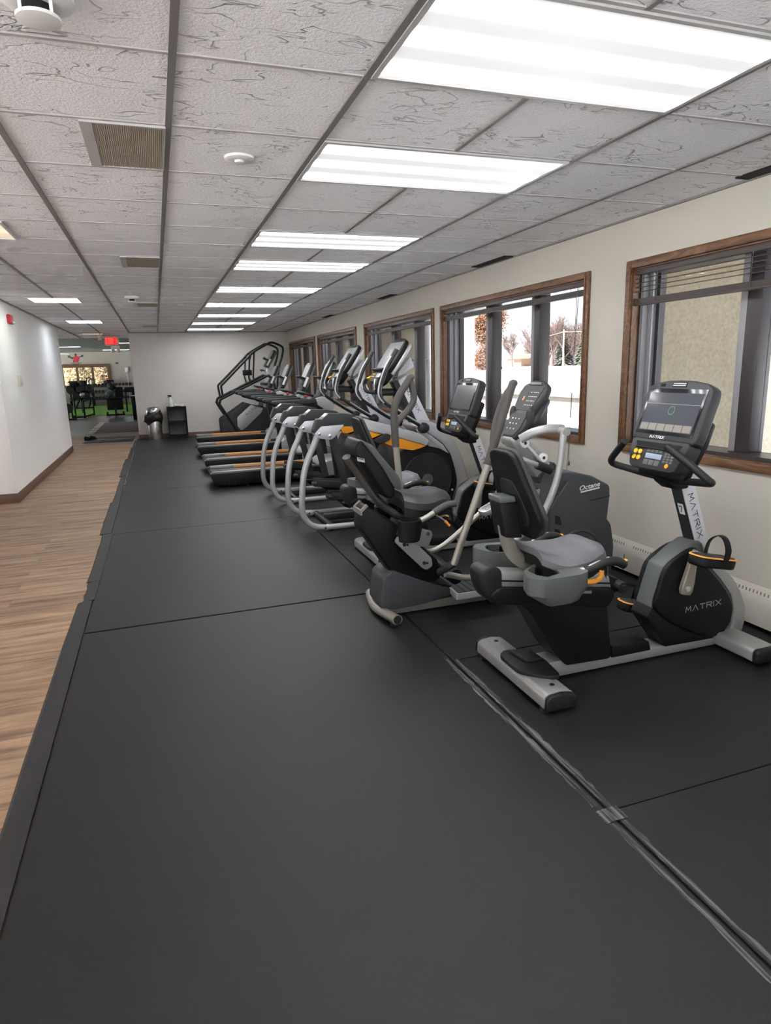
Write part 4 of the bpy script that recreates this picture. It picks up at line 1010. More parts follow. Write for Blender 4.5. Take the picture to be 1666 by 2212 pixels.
    B(MB().slab(cf, rnd([(-.10, .165), (.10, .165), (.118, .335), (-.118, .335)], .008), .0, .003), 'display_panel', M_cap)
    B(MB().slab(cf, rnd([(-.06, -.01), (.06, -.01), (.096, .04), (.090, .145), (-.090, .145), (-.096, .04)], .008), .0, .003), 'key_panel', M_cap)
    B(MB().slab(cf, rnd([(-.08, .345), (.08, .345), (.06, .365), (-.06, .365)], .008), .0, .008, .003), 'brow', M_grey)
    B(MB().fbox(cf, -.052, -.040, .235, .262, .003, .0045), 'led_digits', M_led)
    m = MB(); rr = random.Random(9)
    for i in range(5):
        for j in range(4): m.fbox(cf, .0+i*.02, .0+i*.02+rr.choice((.006, .010, .012)), .20+j*.03, .206+j*.03, .003, .004)
    for i in range(3):
        for j in range(3): m.fbox(cf, -.055+i*.04, -.055+i*.04+rr.choice((.010, .018)), .03+j*.036, .038+j*.036, .003, .004)
    B(m, 'panel_marks', M_inkl)
    for s in (-1, 1): B(MB().ell(cf.pt(s*.100, .135, -.018), (.026, .026, .060), 18, 12), 'console_ear', M_dgrey)
    return R
make_seated(3.62)
# ---------------------------------------------------------------- elliptical (climbing) trainers
def make_ascent(yc, label, group):
    z0 = MZ
    R = thing('elliptical_trainer', (2.05, yc, z0), label, 'elliptical trainer', group)
    B = lambda mb, n, m, p=None: mb.build(n, m, p or R)
    Y = lambda v: yc+v
    leg = [(1.343, .905), (1.301, .810), (1.240, .685), (1.196, .540), (1.176, .385), (1.167, .250), (1.182, .165), (1.228, .095), (1.30, .058), (1.40, .045)]
    for s in (-1, 1):
        y = Y(s*.345)
        B(MB().tube([(x, y, z) for x, z in leg], .029, 16), 'rear_tube', M_lsilver)
        b = B(MB().tube([(1.40, y, .045), (2.75, y, .045)], .027, 14, smooth=False).cyl((1.385, y, .0452), (1.405, y, .0448), .032, 16), 'base_tube', M_lsilver)
        B(MB().cyl((1.375, y-.030, .046), (1.375, y-.020, .046), .009, 10), 'tube_bolt', M_gap, b)
        B(MB().cyl((1.43, y, z0), (1.43, y, .03), .02, 10), 'levelling_foot', M_cap, b)
        hood = [(1.298, .955), (1.342, 1.062), (1.372, 1.060), (1.440, 1.108), (1.605, 1.100), (1.700, 1.082), (1.765, 1.040), (1.718, .990), (1.60, .985), (1.39, .990), (1.322, .925)]
        h = B(MB().prism(rnd(hood, .010, 3), y-.052, y+.052, .014, 3), 'rail_hood', M_dgrey)
        B(MB().prism([(1.372, 1.058), (1.376, 1.055), (1.440, 1.101), (1.438, 1.109)], y-.0530, y+.0530), 'hood_edge', M_silver, h)
        pl = rnd([(1.305, .932), (1.372, .998), (1.590, 1.002), (1.492, .888), (1.449, .870), (1.35, .890)], .014)
        for q in (-1, 1):
            yy = y+q*.046
            p = B(MB().prism(pl, yy-.007, yy+.007, .002), 'hinge_plate', M_lsilver)
            for c in ((1.352, .930), (1.450, .909)):
                B(MB().ell((c[0], yy+q*.008, c[1]), (.017, .011, .017), 14, 8), 'hinge_bolt', M_chrome, p)
        rail = [(1.60, 1.03), (1.735, 1.040), (1.79, 1.045), (2.074, .957), (2.354, .872), (2.44, .80), (2.413, .752), (2.087, .862), (1.735, .950), (1.60, .99)]
        B(MB().prism(rnd(rail, .01, 2), y-.030, y+.030, .009, 3), 'upper_rail', M_lsilver)
        og = [(1.735, .952), (1.735, .935), (1.775, .852), (1.82, .848), (1.88, .862), (1.96, .890), (1.985, .885), (1.99, .800), (2.143, .740), (2.27, .716), (2.36, .735), (2.42, .756), (2.087, .864)]
        B(MB().prism(og, y-.020, y+.020, .004), 'accent_panel', M_orange)
        B(MB().cyl((2.0, y-.05, .86), (2.0, y+.05, .86), .035, 18).prism(rnd([(1.86, .84), (2.0, .90), (2.04, .84), (1.95, .80)], .01), y-.04, y+.0, .01), 'pivot_joint', M_dgrey)
        # swinging arm
        ya = Y(s*.36)
        B(MB().tube([(2.375, ya, .935), (2.335, ya, .960), (2.244, ya, 1.012), (2.10, ya, 1.108), (2.0, ya, 1.182), (1.958, ya, 1.245), (1.958, ya, 1.33), (2.02, ya, 1.49), (2.125, ya, 1.655)], .018, 12, k=6), 'swing_arm', mat('arm_black', (.016, .017, .019), .3))
        B(MB().tube([(1.965, ya, 1.35), (2.025, ya, 1.495), (2.128, ya, 1.66)], .0225, 12, rz=.028), 'arm_grip', M_cap)
        B(MB().tube([(1.985, ya-.012, 1.178), (1.938, ya-.012, 1.245), (1.941, ya-.012, 1.33), (2.0, ya-.012, 1.49), (2.07, ya-.012, 1.60)], .008, 8, k=6), 'arm_silver_strip', M_lsilver)  # silver front edge of the arm
        B(MB().tube([(2.36, ya-.010, .962), (2.25, ya-.010, 1.028), (2.10, ya-.010, 1.128)], .008, 8, k=4), 'arm_edge_strip', M_lsilver)
        B(MB().ell((2.385, ya, .925), (.06, .055, .052), 18, 12), 'arm_hub', M_cap)
        # hanging pedal arm and pedal
        yp = Y(s*.17)
        (tx, tz, bx_, bz) = (1.505, .862, 1.625, .36) if s < 0 else (1.47, .88, 1.56, .42)
        d = V((bx_-tx, 0, bz-tz)).normalized()
        f = Fr((tx, y-s*.055, tz), d, (0, 1, 0))
        ln = math.hypot(bx_-tx, bz-tz)
        B(MB().fbox(f, -.03, ln, -.014, .014, -.034, .034, .008).fbox(f, -.03, ln, .016*s, .020*s if s > 0 else .016*s-.004, -.030, -.022), 'pedal_arm', M_dgrey)
        px, pz = (1.62, .30) if s < 0 else (1.56, .375)
        pf = Fr((px, yp, pz), (math.cos(-.12), 0, math.sin(-.12)), (0, 1, 0))
        pd = B(MB().slab(pf, rnd([(-.17, -.075), (.15, -.085), (.20, -.05), (.20, .05), (.15, .085), (-.17, .075)], .03), -.035, .0, .010, 3), 'foot_pedal', M_cap)
        B(MB().slab(pf, rnd([(-.15, -.08), (.0, -.088), (.15, -.088), (.15, -.075), (-.14, -.068)], .01), -.03, .035, .008).slab(pf, rnd([(-.15, .08), (.0, .088), (.15, .088), (.15, .075), (-.14, .068)], .01), -.03, .035, .008), 'pedal_wall', M_dgrey, pd)
        B(MB().box(bx_-.06, px+.10, min(yp, y-s*.04), max(yp, y-s*.04), pz-.06, pz-.032, .01), 'pedal_bracket', M_cap)
        B(MB().prism([(px-.08, pz-.03), (px+.14, pz-.05), (px+.05, pz-.13), (px-.0, pz-.11)], yp-.035, yp+.035, .012), 'pedal_underside', M_black, pd)
    B(MB().box(2.72, 2.79, Y(-.36), Y(.36), .02, .075, .01), 'front_stabilizer', M_lsilver)
    B(MB().box(1.42, 1.47, Y(-.345), Y(.345), .025, .065, .01), 'rear_crossbar', M_dgrey)
    B(MB().box(1.45, 2.3, Y(-.045), Y(.045), .035, .10, .01), 'centre_beam', M_dgrey)
    # flywheel housing
    core = [(2.10, .06), (2.10, .60), (2.16, .72), (2.41, .745), (2.46, .805), (2.50, .842), (2.612, .757), (2.690, .652), (2.736, .506), (2.760, .39), (2.752, .29), (2.72, .06)]
    B(MB().prism(rnd(core, .03, 4), Y(-.325), Y(.325), .016, 3), 'flywheel_housing', M_black)
    ridge = catmull([(2.36, .94), (2.478, .978), (2.589, .943), (2.685, .878), (2.782, .782), (2.847, .658), (2.896, .525), (2.938, .368), (2.946, .25), (2.935, .08)], 4)
    rg = [(p.x, p.y) for p in [V((a[0], a[1])) for a in ridge]]+[(2.74, .06), (2.75, .29), (2.758, .39), (2.734, .506), (2.688, .652), (2.61, .757), (2.50, .842), (2.40, .87)]
    B(MB().prism(rg, Y(-.20), Y(.20), .03, 3), 'front_shroud', M_lsilver)
    for s in (-1, 1):
        pn = [(2.318, .912), (2.360, .912), (2.490, .835), (2.60, .748), (2.664, .655), (2.56, .715), (2.452, .742), (2.40, .80)]
        B(MB().prism(rnd(pn, .008), Y(min(s*.315, s*.335)), Y(max(s*.315, s*.335)), .005), 'side_panel', M_lsilver)
        m = MB().lathe([(.001, 0), (.262, 0), (.262, .010), (.254, .012), (.250, .006), (.06, .006), (.057, .014), (.001, .014)], (0, 0, 0), 56)
        for v in m.bm.verts: v.co = V((2.430+v.co.x, Y(s*(.325+v.co.z)), .415+v.co.y))
        fw = B(m, 'flywheel_cover', mat('flywheel_black', (.017, .017, .018), .3, bump=.3, bscale=90))
        m = MB().lathe([(.001, 0), (.057, 0), (.055, .003), (.001, .003)], (0, 0, 0), 30)
        for v in m.bm.verts: v.co = V((2.430+v.co.x, Y(s*(.3385+v.co.z)), .415+v.co.y))
        B(m, 'flywheel_hub', M_grey, fw)
    B(MB().cyl((2.70, Y(-.327), .29), (2.70, Y(-.323), .29), .012, 12), 'cover_screw', M_chrome)
    B(MB().tube([(2.20, Y(-.36), .44), (2.17, Y(-.37), .36), (2.26, Y(-.36), .30)], .022, 10), 'crank_link', M_silver)
    # mast
    ms = [(2.195, 1.36), (2.34, 1.43), (2.575, .965), (2.50, .93), (2.425, .99), (2.28, 1.21)]
    B(MB().prism(rnd([(2.19, 1.36), (2.26, 1.38), (2.47, .96), (2.40, .93), (2.28, 1.18)], .012), Y(-.060), Y(.060), .008), 'mast', M_dgrey)
    B(MB().prism(rnd([(2.245, 1.375), (2.342, 1.43), (2.577, .965), (2.50, .90), (2.43, .98)], .012), Y(-.066), Y(.066), .008, 3), 'mast_panel', M_mast)
    d = V((2.475-2.315, 0, 1.015-1.285)).normalized()
    f = Fr((2.318, Y(-.0662), 1.275), d, (-d.z, 0, d.x))
    B(MB().strokes(f, 'MATRIX', .036, .038, .34, .14), 'mast_lettering', M_inkd)
    B(MB().prism(rnd([(2.22, 1.40), (2.40, 1.50), (2.36, 1.60), (2.24, 1.46)], .02), Y(-.11), Y(.11), .02, 3), 'console_bracket', M_lsilver)
    B(MB().tube([(2.30, Y(0), 1.36), (2.26, Y(0), 1.27), (2.21, Y(0), 1.25)], .045, 12), 'bar_bracket', M_black)
    # console
    cf = console_frame(2.10, yc, 1.49, 2.285, 1.755)
    o = rnd([(-.205, -.03), (.205, -.03), (.225, .05), (.225, .26), (.19, .325), (.09, .35), (-.09, .35), (-.19, .325), (-.225, .26), (-.225, .05)], .02, 3)
    B(MB().slab(cf, o, -.045, 0, .014, 3), 'console', M_black)
    B(MB().slab(cf, [(p[0]*.985, p[1]*.99+.001) for p in o], -.085, -.043, .02, 3), 'console_back', M_lsilver)
    sc = B(MB().slab(cf, rnd([(-.185, .01), (.185, .01), (.195, .30), (-.195, .30)], .01), 0, .003, .001), 'screen', M_tv)
    B(MB().fbox(cf, -.09, .09, .305, .335, 0, .003, .002), 'fan_vent', M_gap)
    lo = rnd([(-.20, -.02), (.20, -.02), (.17, -.12), (.10, -.155), (-.10, -.155), (-.17, -.12)], .02)
    cp = B(MB().slab(cf, lo, -.08, .012, .014, 3), 'control_panel', M_black)
    B(MB().fbox(cf, -.17, .17, -.035, -.018, .01, .045, .005), 'reading_ledge', M_cap, cp)
    m = MB()
    for i in range(4):
        for j in range(2): m.fbox(cf, -.13+i*.024, -.118+i*.024, -.075-j*.026, -.064-j*.026, .011, .015, .002)
    B(m, 'key_block', M_yellow, cp)
    B(MB().fbox(cf, .0, .12, -.105, -.06, .011, .014, .002), 'lcd', M_lcd, cp)
    # fixed handlebar
    B(MB().tube([(2.33, Y(0), 1.255), (2.20, Y(0), 1.262), (2.06, Y(0), 1.265)], .036, 14), 'handle_stem', M_dgrey)
    B(MB().tube([(2.00, Y(-.17), 1.40), (1.975, Y(-.20), 1.34), (1.99, Y(-.16), 1.275), (2.04, Y(-.05), 1.262), (2.05, Y(0), 1.262), (2.04, Y(.05), 1.262), (1.99, Y(.16), 1.275), (1.975, Y(.20), 1.34), (2.00, Y(.17), 1.40)], .019, 12), 'fixed_handlebar', M_cap)
    for s in (-1, 1):
        B(MB().tube([(1.968, Y(s*.185), 1.395), (1.955, Y(s*.198), 1.345), (1.962, Y(s*.19), 1.30)], .009, 8), 'pulse_contact', M_lsilver)
        B(MB().tube([(2.0, Y(s*.17), 1.40), (2.05, Y(s*.165), 1.415), (2.08, Y(s*.16), 1.415)], .009, 10), 'remote_key_arm', M_yellow if s > 0 else M_cap)
    return R
asc = make_ascent(6.15, 'nearer silver elliptical trainer with orange side panels and tall display', 'elliptical trainers')
dup(asc, (-.035, 1.42, 0), 'farther silver elliptical trainer, standing between the nearer one and the treadmills', 'elliptical trainers')

# ---------------------------------------------------------------- treadmills
def make_tread(yc, label, group):
    z0 = MZ
    R = thing('treadmill', (1.5, yc, z0), label, 'treadmill', group)
    B = lambda mb, n, m, p=None: mb.build(n, m, p or R)
    Y = lambda v: yc+v
    for s in (-1, 1):
        pr = [(.56, .150), (.57, .195), (.60, .203), (2.15, .203), (2.15, .055), (1.06, .045), (1.0, .030), (.66, .040), (.615, .052)]
        a, b = Y(min(s*.265, s*.345)), Y(max(s*.265, s*.345))
        sk = B(MB().prism(rnd(pr, .012, 3), a, b, .008), 'side_skirt', M_black)
        B(MB().prism(rnd([(.555, .198), (.60, .221), (2.12, .221), (2.12, .200), (.57, .198)], .004), a-.002, b+.002, .003), 'side_rail', M_grey)
        B(MB().prism([(.92, .188), (1.95, .188), (1.95, .224), (.92, .224)], Y(min(s*.252, s*.264)), Y(max(s*.252, s*.264)), .002), 'rail_stripe', M_dorange)
        B(MB().prism([(.60, .186), (.918, .186), (.918, .222), (.60, .222)], Y(min(s*.254, s*.266)), Y(max(s*.254, s*.266)), .002), 'rail_inner_edge', M_silver)
        g = MB()
        for k in range(6):
            x = .70+k*.042
            g.prism([(x, .06), (x+.018, .06), (x-.01, .165), (x-.028, .165)], Y(min(s*.344, s*.348)), Y(max(s*.344, s*.348)))
        B(g, 'skirt_vents', M_gap, sk)
        B(MB().cyl((1.03, Y(s*.30), z0), (1.03, Y(s*.30), .06), .025, 12), 'levelling_foot', M_cap)
        B(MB().cyl((1.9, Y(s*.30), z0), (1.9, Y(s*.30), .06), .025, 12), 'levelling_foot', M_cap)
        yu = Y(s*.37)
        B(MB().prism(rnd([(2.22, .03), (2.34, .03), (2.27, .60), (2.20, 1.02), (2.12, 1.03), (2.16, .60)], .02), yu-.03, yu+.03, .012), 'upright', M_dgrey)
        B(MB().prism(rnd([(1.995, 1.125), (2.10, 1.145), (2.225, 1.112), (2.235, .985), (2.20, .90), (2.12, .97), (2.02, 1.03)], .02), yu-.042, yu+.042, .014, 3), 'upright_cap', M_lsilver)
        B(MB().prism(rnd([(1.40, 1.085), (1.42, 1.112), (2.02, 1.118), (2.02, 1.055), (1.50, 1.045), (1.44, 1.06)], .015), yu-.035, yu+.035, .012, 3), 'handrail', M_dgrey)
        B(MB().prism(rnd([(1.46, 1.05), (1.98, 1.055), (2.10, .98), (2.04, .95), (1.90, 1.0), (1.62, .99), (1.50, 1.02)], .02), yu-.022, yu+.022, .01), 'handrail_brace', M_black)
    B(MB().box(.585, 2.12, Y(-.251), Y(.251), .160, .188, .004), 'running_belt', M_cap)
    B(MB().cyl((.60, Y(-.265), .165), (.60, Y(.265), .165), .034, 16), 'rear_roller', M_black)
    B(MB().prism(rnd([(2.05, .06), (2.05, .21), (2.12, .27), (2.45, .29), (2.62, .22), (2.66, .06)], .03), Y(-.36), Y(.36), .02, 3), 'motor_cover', M_lsilver)
    B(MB().prism(rnd([(1.92, 1.10), (1.96, 1.135), (2.16, 1.15), (2.20, 1.06), (2.0, 1.05)], .02), Y(-.335), Y(.335), .015, 3), 'dashboard', M_dgrey)
    k = B(MB().box(1.93, 1.985, Y(-.05), Y(.05), 1.12, 1.155, .01), 'stop_button', M_red)
    B(MB().tube([(2.0, Y(-.25), 1.15), (1.90, Y(-.24), 1.185), (1.86, Y(-.1), 1.20), (1.86, Y(.1), 1.20), (1.90, Y(.24), 1.185), (2.0, Y(.25), 1.15)], .018, 10), 'front_grip', M_cap)
    cf = console_frame(2.155, yc, 1.26, 2.315, 1.60)
    o = rnd([(-.19, -.03), (.19, -.03), (.205, .05), (.20, .34), (.15, .385), (-.15, .385), (-.20, .34), (-.205, .05)], .02, 3)
    B(MB().slab(cf, o, -.045, 0, .014, 3), 'console', M_dgrey)
    cb = B(MB().slab(cf, [(p[0]*.98, p[1]*.985) for p in o], -.085, -.043, .02, 3), 'console_back', M_grey)
    B(MB().slab(Fr(cf.pt(.2035, 0, 0), -cf.n, cf.t), [(.004, -.01), (.04, -.01), (.04, .15), (.004, .15)], -.004, .003), 'silver_side_strip', M_white, cb)
    B(MB().slab(cf, rnd([(-.17, .13), (.17, .13), (.175, .34), (-.175, .34)], .01), 0, .003), 'screen', M_tv)
    B(MB().fbox(cf, -.16, .16, .0, .10, 0, .005, .003), 'key_panel', M_black)
    B(MB().fbox(cf, -.04, .04, .345, .375, 0, .003), 'fan_vent', M_inkl)
    B(MB().fbox(cf, -.18, .18, .105, .125, 0, .10, .008), 'reading_ledge', M_cap)
    B(MB().slab(cf, rnd([(-.12, -.20), (.12, -.20), (.185, -.02), (.185, .08), (-.185, .08), (-.185, -.02)], .02), -.075, -.01, .02), 'console_neck', M_dgrey)
    B(MB().box(2.10, 2.22, Y(-.33), Y(.33), 1.0, 1.08, .02), 'cross_beam', M_dgrey)
    return R
tr = make_tread(9.0, 'black treadmill nearest the camera in the row of four, next to the elliptical trainers', 'treadmills')
dup(tr, (.02, 1.405, 0), 'second black treadmill from the camera in the row of four', 'treadmills')
dup(tr, (.03, 3.27, 0), 'third black treadmill from the camera in the row of four', 'treadmills')
dup(tr, (.11, 5.06, 0), 'black treadmill farthest from the camera, beside the stair climber', 'treadmills')

# ---------------------------------------------------------------- stair climber
def make_stair(yc):
    R = thing('stair_climber', (2.0, yc, MZ), 'tall stair climber with looping black handrails against the far wall', 'stair climber')
    B = lambda mb, n, m, p=None: mb.build(n, m, p or R)
    Y = lambda v: yc+v
    body = [(1.335, MZ), (1.332, .40), (1.36, .46), (1.46, .51), (1.70, .665), (1.905, .795), (2.0, .765), (2.10, .73), (2.60, .60), (2.75, .40), (2.75, MZ)]
    for s in (-1, 1):
        a, b = Y(min(s*.30, s*.355)), Y(max(s*.30, s*.355))
        B(MB().prism(rnd(body, .025, 4), a, b, .015, 3), 'side_housing', M_dgrey)
        pn = [(1.684, .479), (2.018, .758), (2.10, .71), (2.290, .66), (2.235, .556), (1.861, .225), (1.755, .172), (1.677, .274)]
        sp = B(MB().prism(rnd(pn, .03, 4), Y(min(s*.345, s*.368)), Y(max(s*.345, s*.368)), .008), 'side_panel', M_lsilver)
        f = Fr((1.90 if s < 0 else 2.2, Y(s*.3682), .50 if s < 0 else .70), (-s*.82, 0, .55*-s), (.55*s, 0, .82))
        B(MB().strokes(f, 'MATRIX', .055, .058, .42, .14), 'lettering', M_inkd, sp)
        y = Y(s*.375)
        B(MB().tube([(1.669, y, .17), (1.335, y, .755), (1.322, y, .82), (1.345, y, .89), (1.426, y, .935), (1.75, y, 1.08), (2.456, y, 1.40)], .027, 12, k=6), 'lower_handrail', M_cap)
        B(MB().tube([(1.405, y, .935), (1.39, y, 1.05), (1.378, y, 1.165), (1.395, y, 1.215), (1.455, y, 1.265), (2.0, y, 1.78), (2.16, y, 1.925), (2.538, y, 2.128)], .024, 12, k=6), 'upper_handrail', M_cap)
        B(MB().tube([(2.08, y, 1.83), (2.05, y, 1.74), (2.02, y, 1.45), (2.01, y, 1.36), (2.04, y, 1.24)], .018, 10), 'rail_post', M_cap)
        B(MB().tube([(2.165, y, 1.92), (2.155, y, 1.82), (2.115, y, 1.42), (2.11, y, 1.36), (2.14, y, 1.28)], .018, 10), 'rail_post', M_cap)
        B(MB().tube([(2.456, y, 1.40), (2.56, y, 1.30), (2.62, y, .80), (2.60, y, .50)], .025, 10), 'front_upright', M_cap)
    y = Y
    B(MB().tube([(2.52, Y(-.375), 2.122), (2.62, Y(-.375), 2.118), (2.78, Y(-.375), 2.05), (2.83, Y(-.36), 1.98), (2.80, Y(-.33), 1.80), (2.73, Y(-.32), 1.60), (2.66, Y(-.33), 1.2), (2.62, Y(-.34), .7)], .024, 12), 'top_loop', M_cap)
    B(MB().tube([(2.52, Y(.375), 2.122), (2.62, Y(.375), 2.118), (2.78, Y(.375), 2.05), (2.83, Y(.36), 1.98), (2.80, Y(.33), 1.80), (2.73, Y(.32), 1.60), (2.66, Y(.33), 1.2), (2.62, Y(.34), .7)], .024, 12), 'top_loop', M_cap)
    for k in range(5):
        x = 1.42+k*.21; z = .24+k*.155
        st = B(MB().box(x, x+.25, Y(-.30), Y(.30), z-.03, z, .006), 'step', M_black)
        B(MB().prism([(x+.235, z-.155+.12), (x+.25, z-.03), (x+.262, z+.125), (x+.247, z+.125)], Y(-.30), Y(.30)), 'riser', M_dgrey)
    B(MB().box(1.88, 2.08, Y(-.42), Y(-.345), 1.41, 1.53, .01), 'control_box', M_black)
    B(MB().prism([(2.41, .60), (2.62, .55), (2.58, 1.56), (2.47, 1.57), (2.44, 1.2)], Y(-.07), Y(.07), .015), 'mast', M_lsilver)
    B(MB().box(2.36, 2.56, Y(-.34), Y(.34), 1.17, 1.23, .02), 'cross_bar', M_cap)
    B(MB().tube([(2.40, Y(-.2), 1.50), (2.36, Y(-.12), 1.52), (2.36, Y(.12), 1.52), (2.40, Y(.2), 1.50)], .016, 10), 'front_grip', M_cap)
    cf = console_frame(2.455, yc, 1.64, 2.66, 1.97)
    o = rnd([(-.19, -.04), (.19, -.04), (.205, .05), (.20, .34), (.15, .39), (-.15, .39), (-.20, .34), (-.205, .05)], .02, 3)
    B(MB().slab(cf, o, -.05, 0, .014, 3), 'console', M_dgrey)
    cb = B(MB().slab(cf, [(p[0]*.98, p[1]*.985) for p in o], -.09, -.048, .02, 3), 'console_back', M_grey)
    B(MB().slab(Fr(cf.pt(.2035, 0, 0), -cf.n, cf.t), [(.004, -.01), (.04, -.01), (.04, .16), (.004, .16)], -.004, .003), 'silver_side_strip', M_white, cb)
    B(MB().slab(cf, rnd([(-.17, .13), (.17, .13), (.175, .34), (-.175, .34)], .01), 0, .003), 'screen', M_tv)
    B(MB().fbox(cf, -.18, .18, .105, .125, 0, .09, .008), 'reading_ledge', M_cap)
    B(MB().cyl((2.40, Y(-.20), 1.77), (2.43, Y(-.20), 1.80), .03, 12), 'side_knob', M_cap)
    return R
make_stair(15.62)
# ---------------------------------------------------------------- doorway mats, exit sign
r = thing('door_mat', (-1.1, 16.7, 0), 'dark doormat with a pale worn emblem at the doorway', 'door mat')
MB().slab(XY, [(-1.69, 16.10), (-.63, 16.02), (-.60, 17.30), (-1.60, 17.50)], .0006, .010, .002).build('mat_body', M_rubber2, r)
rr = random.Random(3)
m = MB(); up = []; dn = []
for k in range(15):
    x = -1.42+k*.05; c = 16.72; up.append((x, c+.10+.10*math.sin(k*.9)*rr.uniform(.3, 1))); dn.append((x, c-.07-.06*math.cos(k*1.3)*rr.uniform(.3, 1)))
m.slab(XY, dn+up[::-1], .0095, .0112).build('pale_emblem', mat('pale_mat_print', (.36, .33, .30), .9), r)
r = thing('shoes', (-1.60, 16.92, .009), 'pair of black shoes left on the corner of the doormat', 'shoes')
for k in range(2):
    x, yy = -1.655+k*.11, 16.86+k*.10
    f = Fr((x, yy, .0112), (.4, 1, 0), (-1, .4, 0))
    sh = MB().slab(f, rnd([(-.13, -.035), (-.10, -.04), (.05, -.048), (.13, -.03), (.14, 0), (.13, .03), (.05, .045), (-.10, .04)], .03), 0, .022, .006).build('sole', M_cap, r)
    MB().ell(f.pt(.03, 0, .04), (.05, .075, .035), 14, 8).ell(f.pt(-.07, 0, .05), (.045, .05, .045), 14, 8).build('upper', M_black, r)
r = thing('carpet_runner', (-1.2, 20.6, 0), 'mauve grey carpet runner with a pale striped edge in the doorway', 'carpet runner')
MB().box(-1.66, 1.0, 18.45, 22.7, .0006, .012, .003).build('carpet', M_purple, r)
e = MB().box(-1.84, -1.665, 18.45, 23.1, .0006, .011, .002)
e.build('edge_tape', mat('pale_edge_tape', (.42, .40, .34), .5), r)
e = MB()
for k in range(5): e.box(-1.84, -1.665, 19.2+k*.85, 19.4+k*.85, .011, .0122)
e.build('tape_stripes', mat('yellow_tape', (.75, .68, .42), .5), r)
MB().box(-1.66, 1.0, 18.38, 18.45, .0006, .015, .003).build('front_lip', M_heater, r)

r = thing('exit_sign', (-.87, 16.62, 2.17), 'lit red exit sign with arrow hanging in the doorway', 'exit sign')
MB().box(-1.03, -.71, 16.60, 16.66, 2.155, 2.375, .02, 3).build('housing', M_exitbox, r)
ef = Fr((-.985, 16.5985, 2.205), (1, 0, 0), (0, 0, 1))
MB().fbox(ef, -.01, .215, -.02, .135, 0, .002).slab(ef, [(.215, -.02), (.25, .0575), (.215, .135)], 0, .002).build('lit_face', mat('lit_red_face', (.5, .01, .015), .4, emit=(.9, .015, .02), estr=.16), r)
MB().strokes(ef, 'EXIT', .115, .040, .30, .20, c=.004).build('exit_letters', M_exitred, r)
MB().strokes(Fr(ef.pt(.205, .03, 0), ef.s, ef.t), '>', .055, .035, .3, .22, c=.004).build('exit_arrow', M_exitred, r)
MB().box(-.89, -.85, 16.615, 16.645, 2.375, CZ-.001).build('bracket', M_exitbox, r)
r = thing('emergency_light', (-.80, 17.4, 2.0), 'white twin head emergency light under the exit sign', 'emergency light')
MB().box(-.94, -.74, 17.40, 17.48, 2.10, 2.18, .01).build('case', M_white, r)
for x in (-.90, -.78): MB().ell((x, 17.38, 2.07), (.045, .04, .045)).build('lamp_head', M_white, r)
MB().box(-.86, -.82, 17.42, 17.46, 2.18, CZ-.001).build('stem', M_white, r)
r = thing('junction_box', (-1.15, 16.66, 2.3), 'small beige box beside the exit sign', 'box')
MB().box(-1.155, -1.06, 16.64, 16.72, 2.285, 2.40, .01).build('case', M_exitbox, r); MB().box(-1.12, -1.10, 16.66, 16.70, 2.40, CZ-.001).build('stem', M_exitbox, r)

# ---------------------------------------------------------------- gym beyond the doorway
tag(MB().box(-7.9, 3.0, 27.0, 36.55, .0005, .012).build('turf_strip', M_turf), 'bright green turf floor in the far gym', 'turf')
r = tag(MB().box(g0-.12, g1+.12, 36.93, 37.0, gz1-.02, gz1+.14).box(g0-.12, g1+.12, 36.93, 37.0, gz0-.10, gz0+.02).box(g0-.12, g0+.02, 36.93, 37.0, gz0, gz1).box(g1-.02, g1+.12, 36.93, 37.0, gz0, gz1).build('window_7', M_oak), kind='structure')
for x in (-4.42, -3.72, -3.0): MB().box(x-.055, x+.055, 37.02, 37.12, gz0+.02, gz1-.02).build('mullion', M_oak, r)
for a, b in ((g0+.02, -4.475), (-4.365, -3.775), (-3.665, -3.055), (-2.945, g1-.02)): MB().box(a, b, 37.06, 37.066, gz0+.02, gz1-.02).build('glass_pane', M_glass, r)
r = thing('wall_emblem', (-3.7, 36.99, 2.1), 'red and black weightlifter emblem painted on the far gym wall', 'emblem')
wf = Fr((-3.70, 36.998, 2.1), (1, 0, 0), (0, 0, 1))
MB().slab(wf, rnd([(-.12, .10), (.10, .08), (.13, .18), (.18, .28), (.15, .36), (.02, .40), (-.10, .36), (-.12, .25)], .03), 0, .004).build('red_torso', M_red, r)
MB().slab(wf, rnd([(-.05, .38), (.05, .38), (.06, .50), (-.04, .51)], .03), 0, .004).slab(wf, [(-.14, .22), (-.10, .33), (-.25, .36), (-.29, .30)], 0, .004).slab(wf, [(.14, .30), (.17, .35), (.29, .40), (.30, .35)], 0, .004)\
    .slab(wf, [(-.37, .31), (-.24, .31), (-.24, .42), (-.37, .42)], 0, .004).slab(wf, [(.25, .33), (.35, .33), (.35, .43), (.25, .43)], 0, .004).slab(wf, [(-.16, .09), (-.09, .08), (-.10, .17), (-.15, .17)], 0, .004).build('dark_figure', M_inkd, r)
MB().fbox(wf, -.27, .23, .035, .06, 0, .004).fbox(wf, -.18, .13, -.02, .012, 0, .004).build('caption_bars', M_inkd, r)
tag(MB().box(-1.43, -1.26, 36.52, 36.598, 1.63, 1.87, .01).box(-1.36, -1.33, 36.57, 36.599, .1, 1.63).build('wall_panel_box', M_white), 'white control box with conduit on the far gym column', 'wall box')
tag(MB().box(-1.87, -1.74, 36.95, 36.999, 2.05, 2.14, .01).build('wall_speaker', M_inkd), 'small dark box high on the far gym wall', 'wall box')
r = thing('pendant_lamp', (-4.1, 33, 2.3), 'white hanging lamp with sloping arm in the far gym', 'pendant lamp')
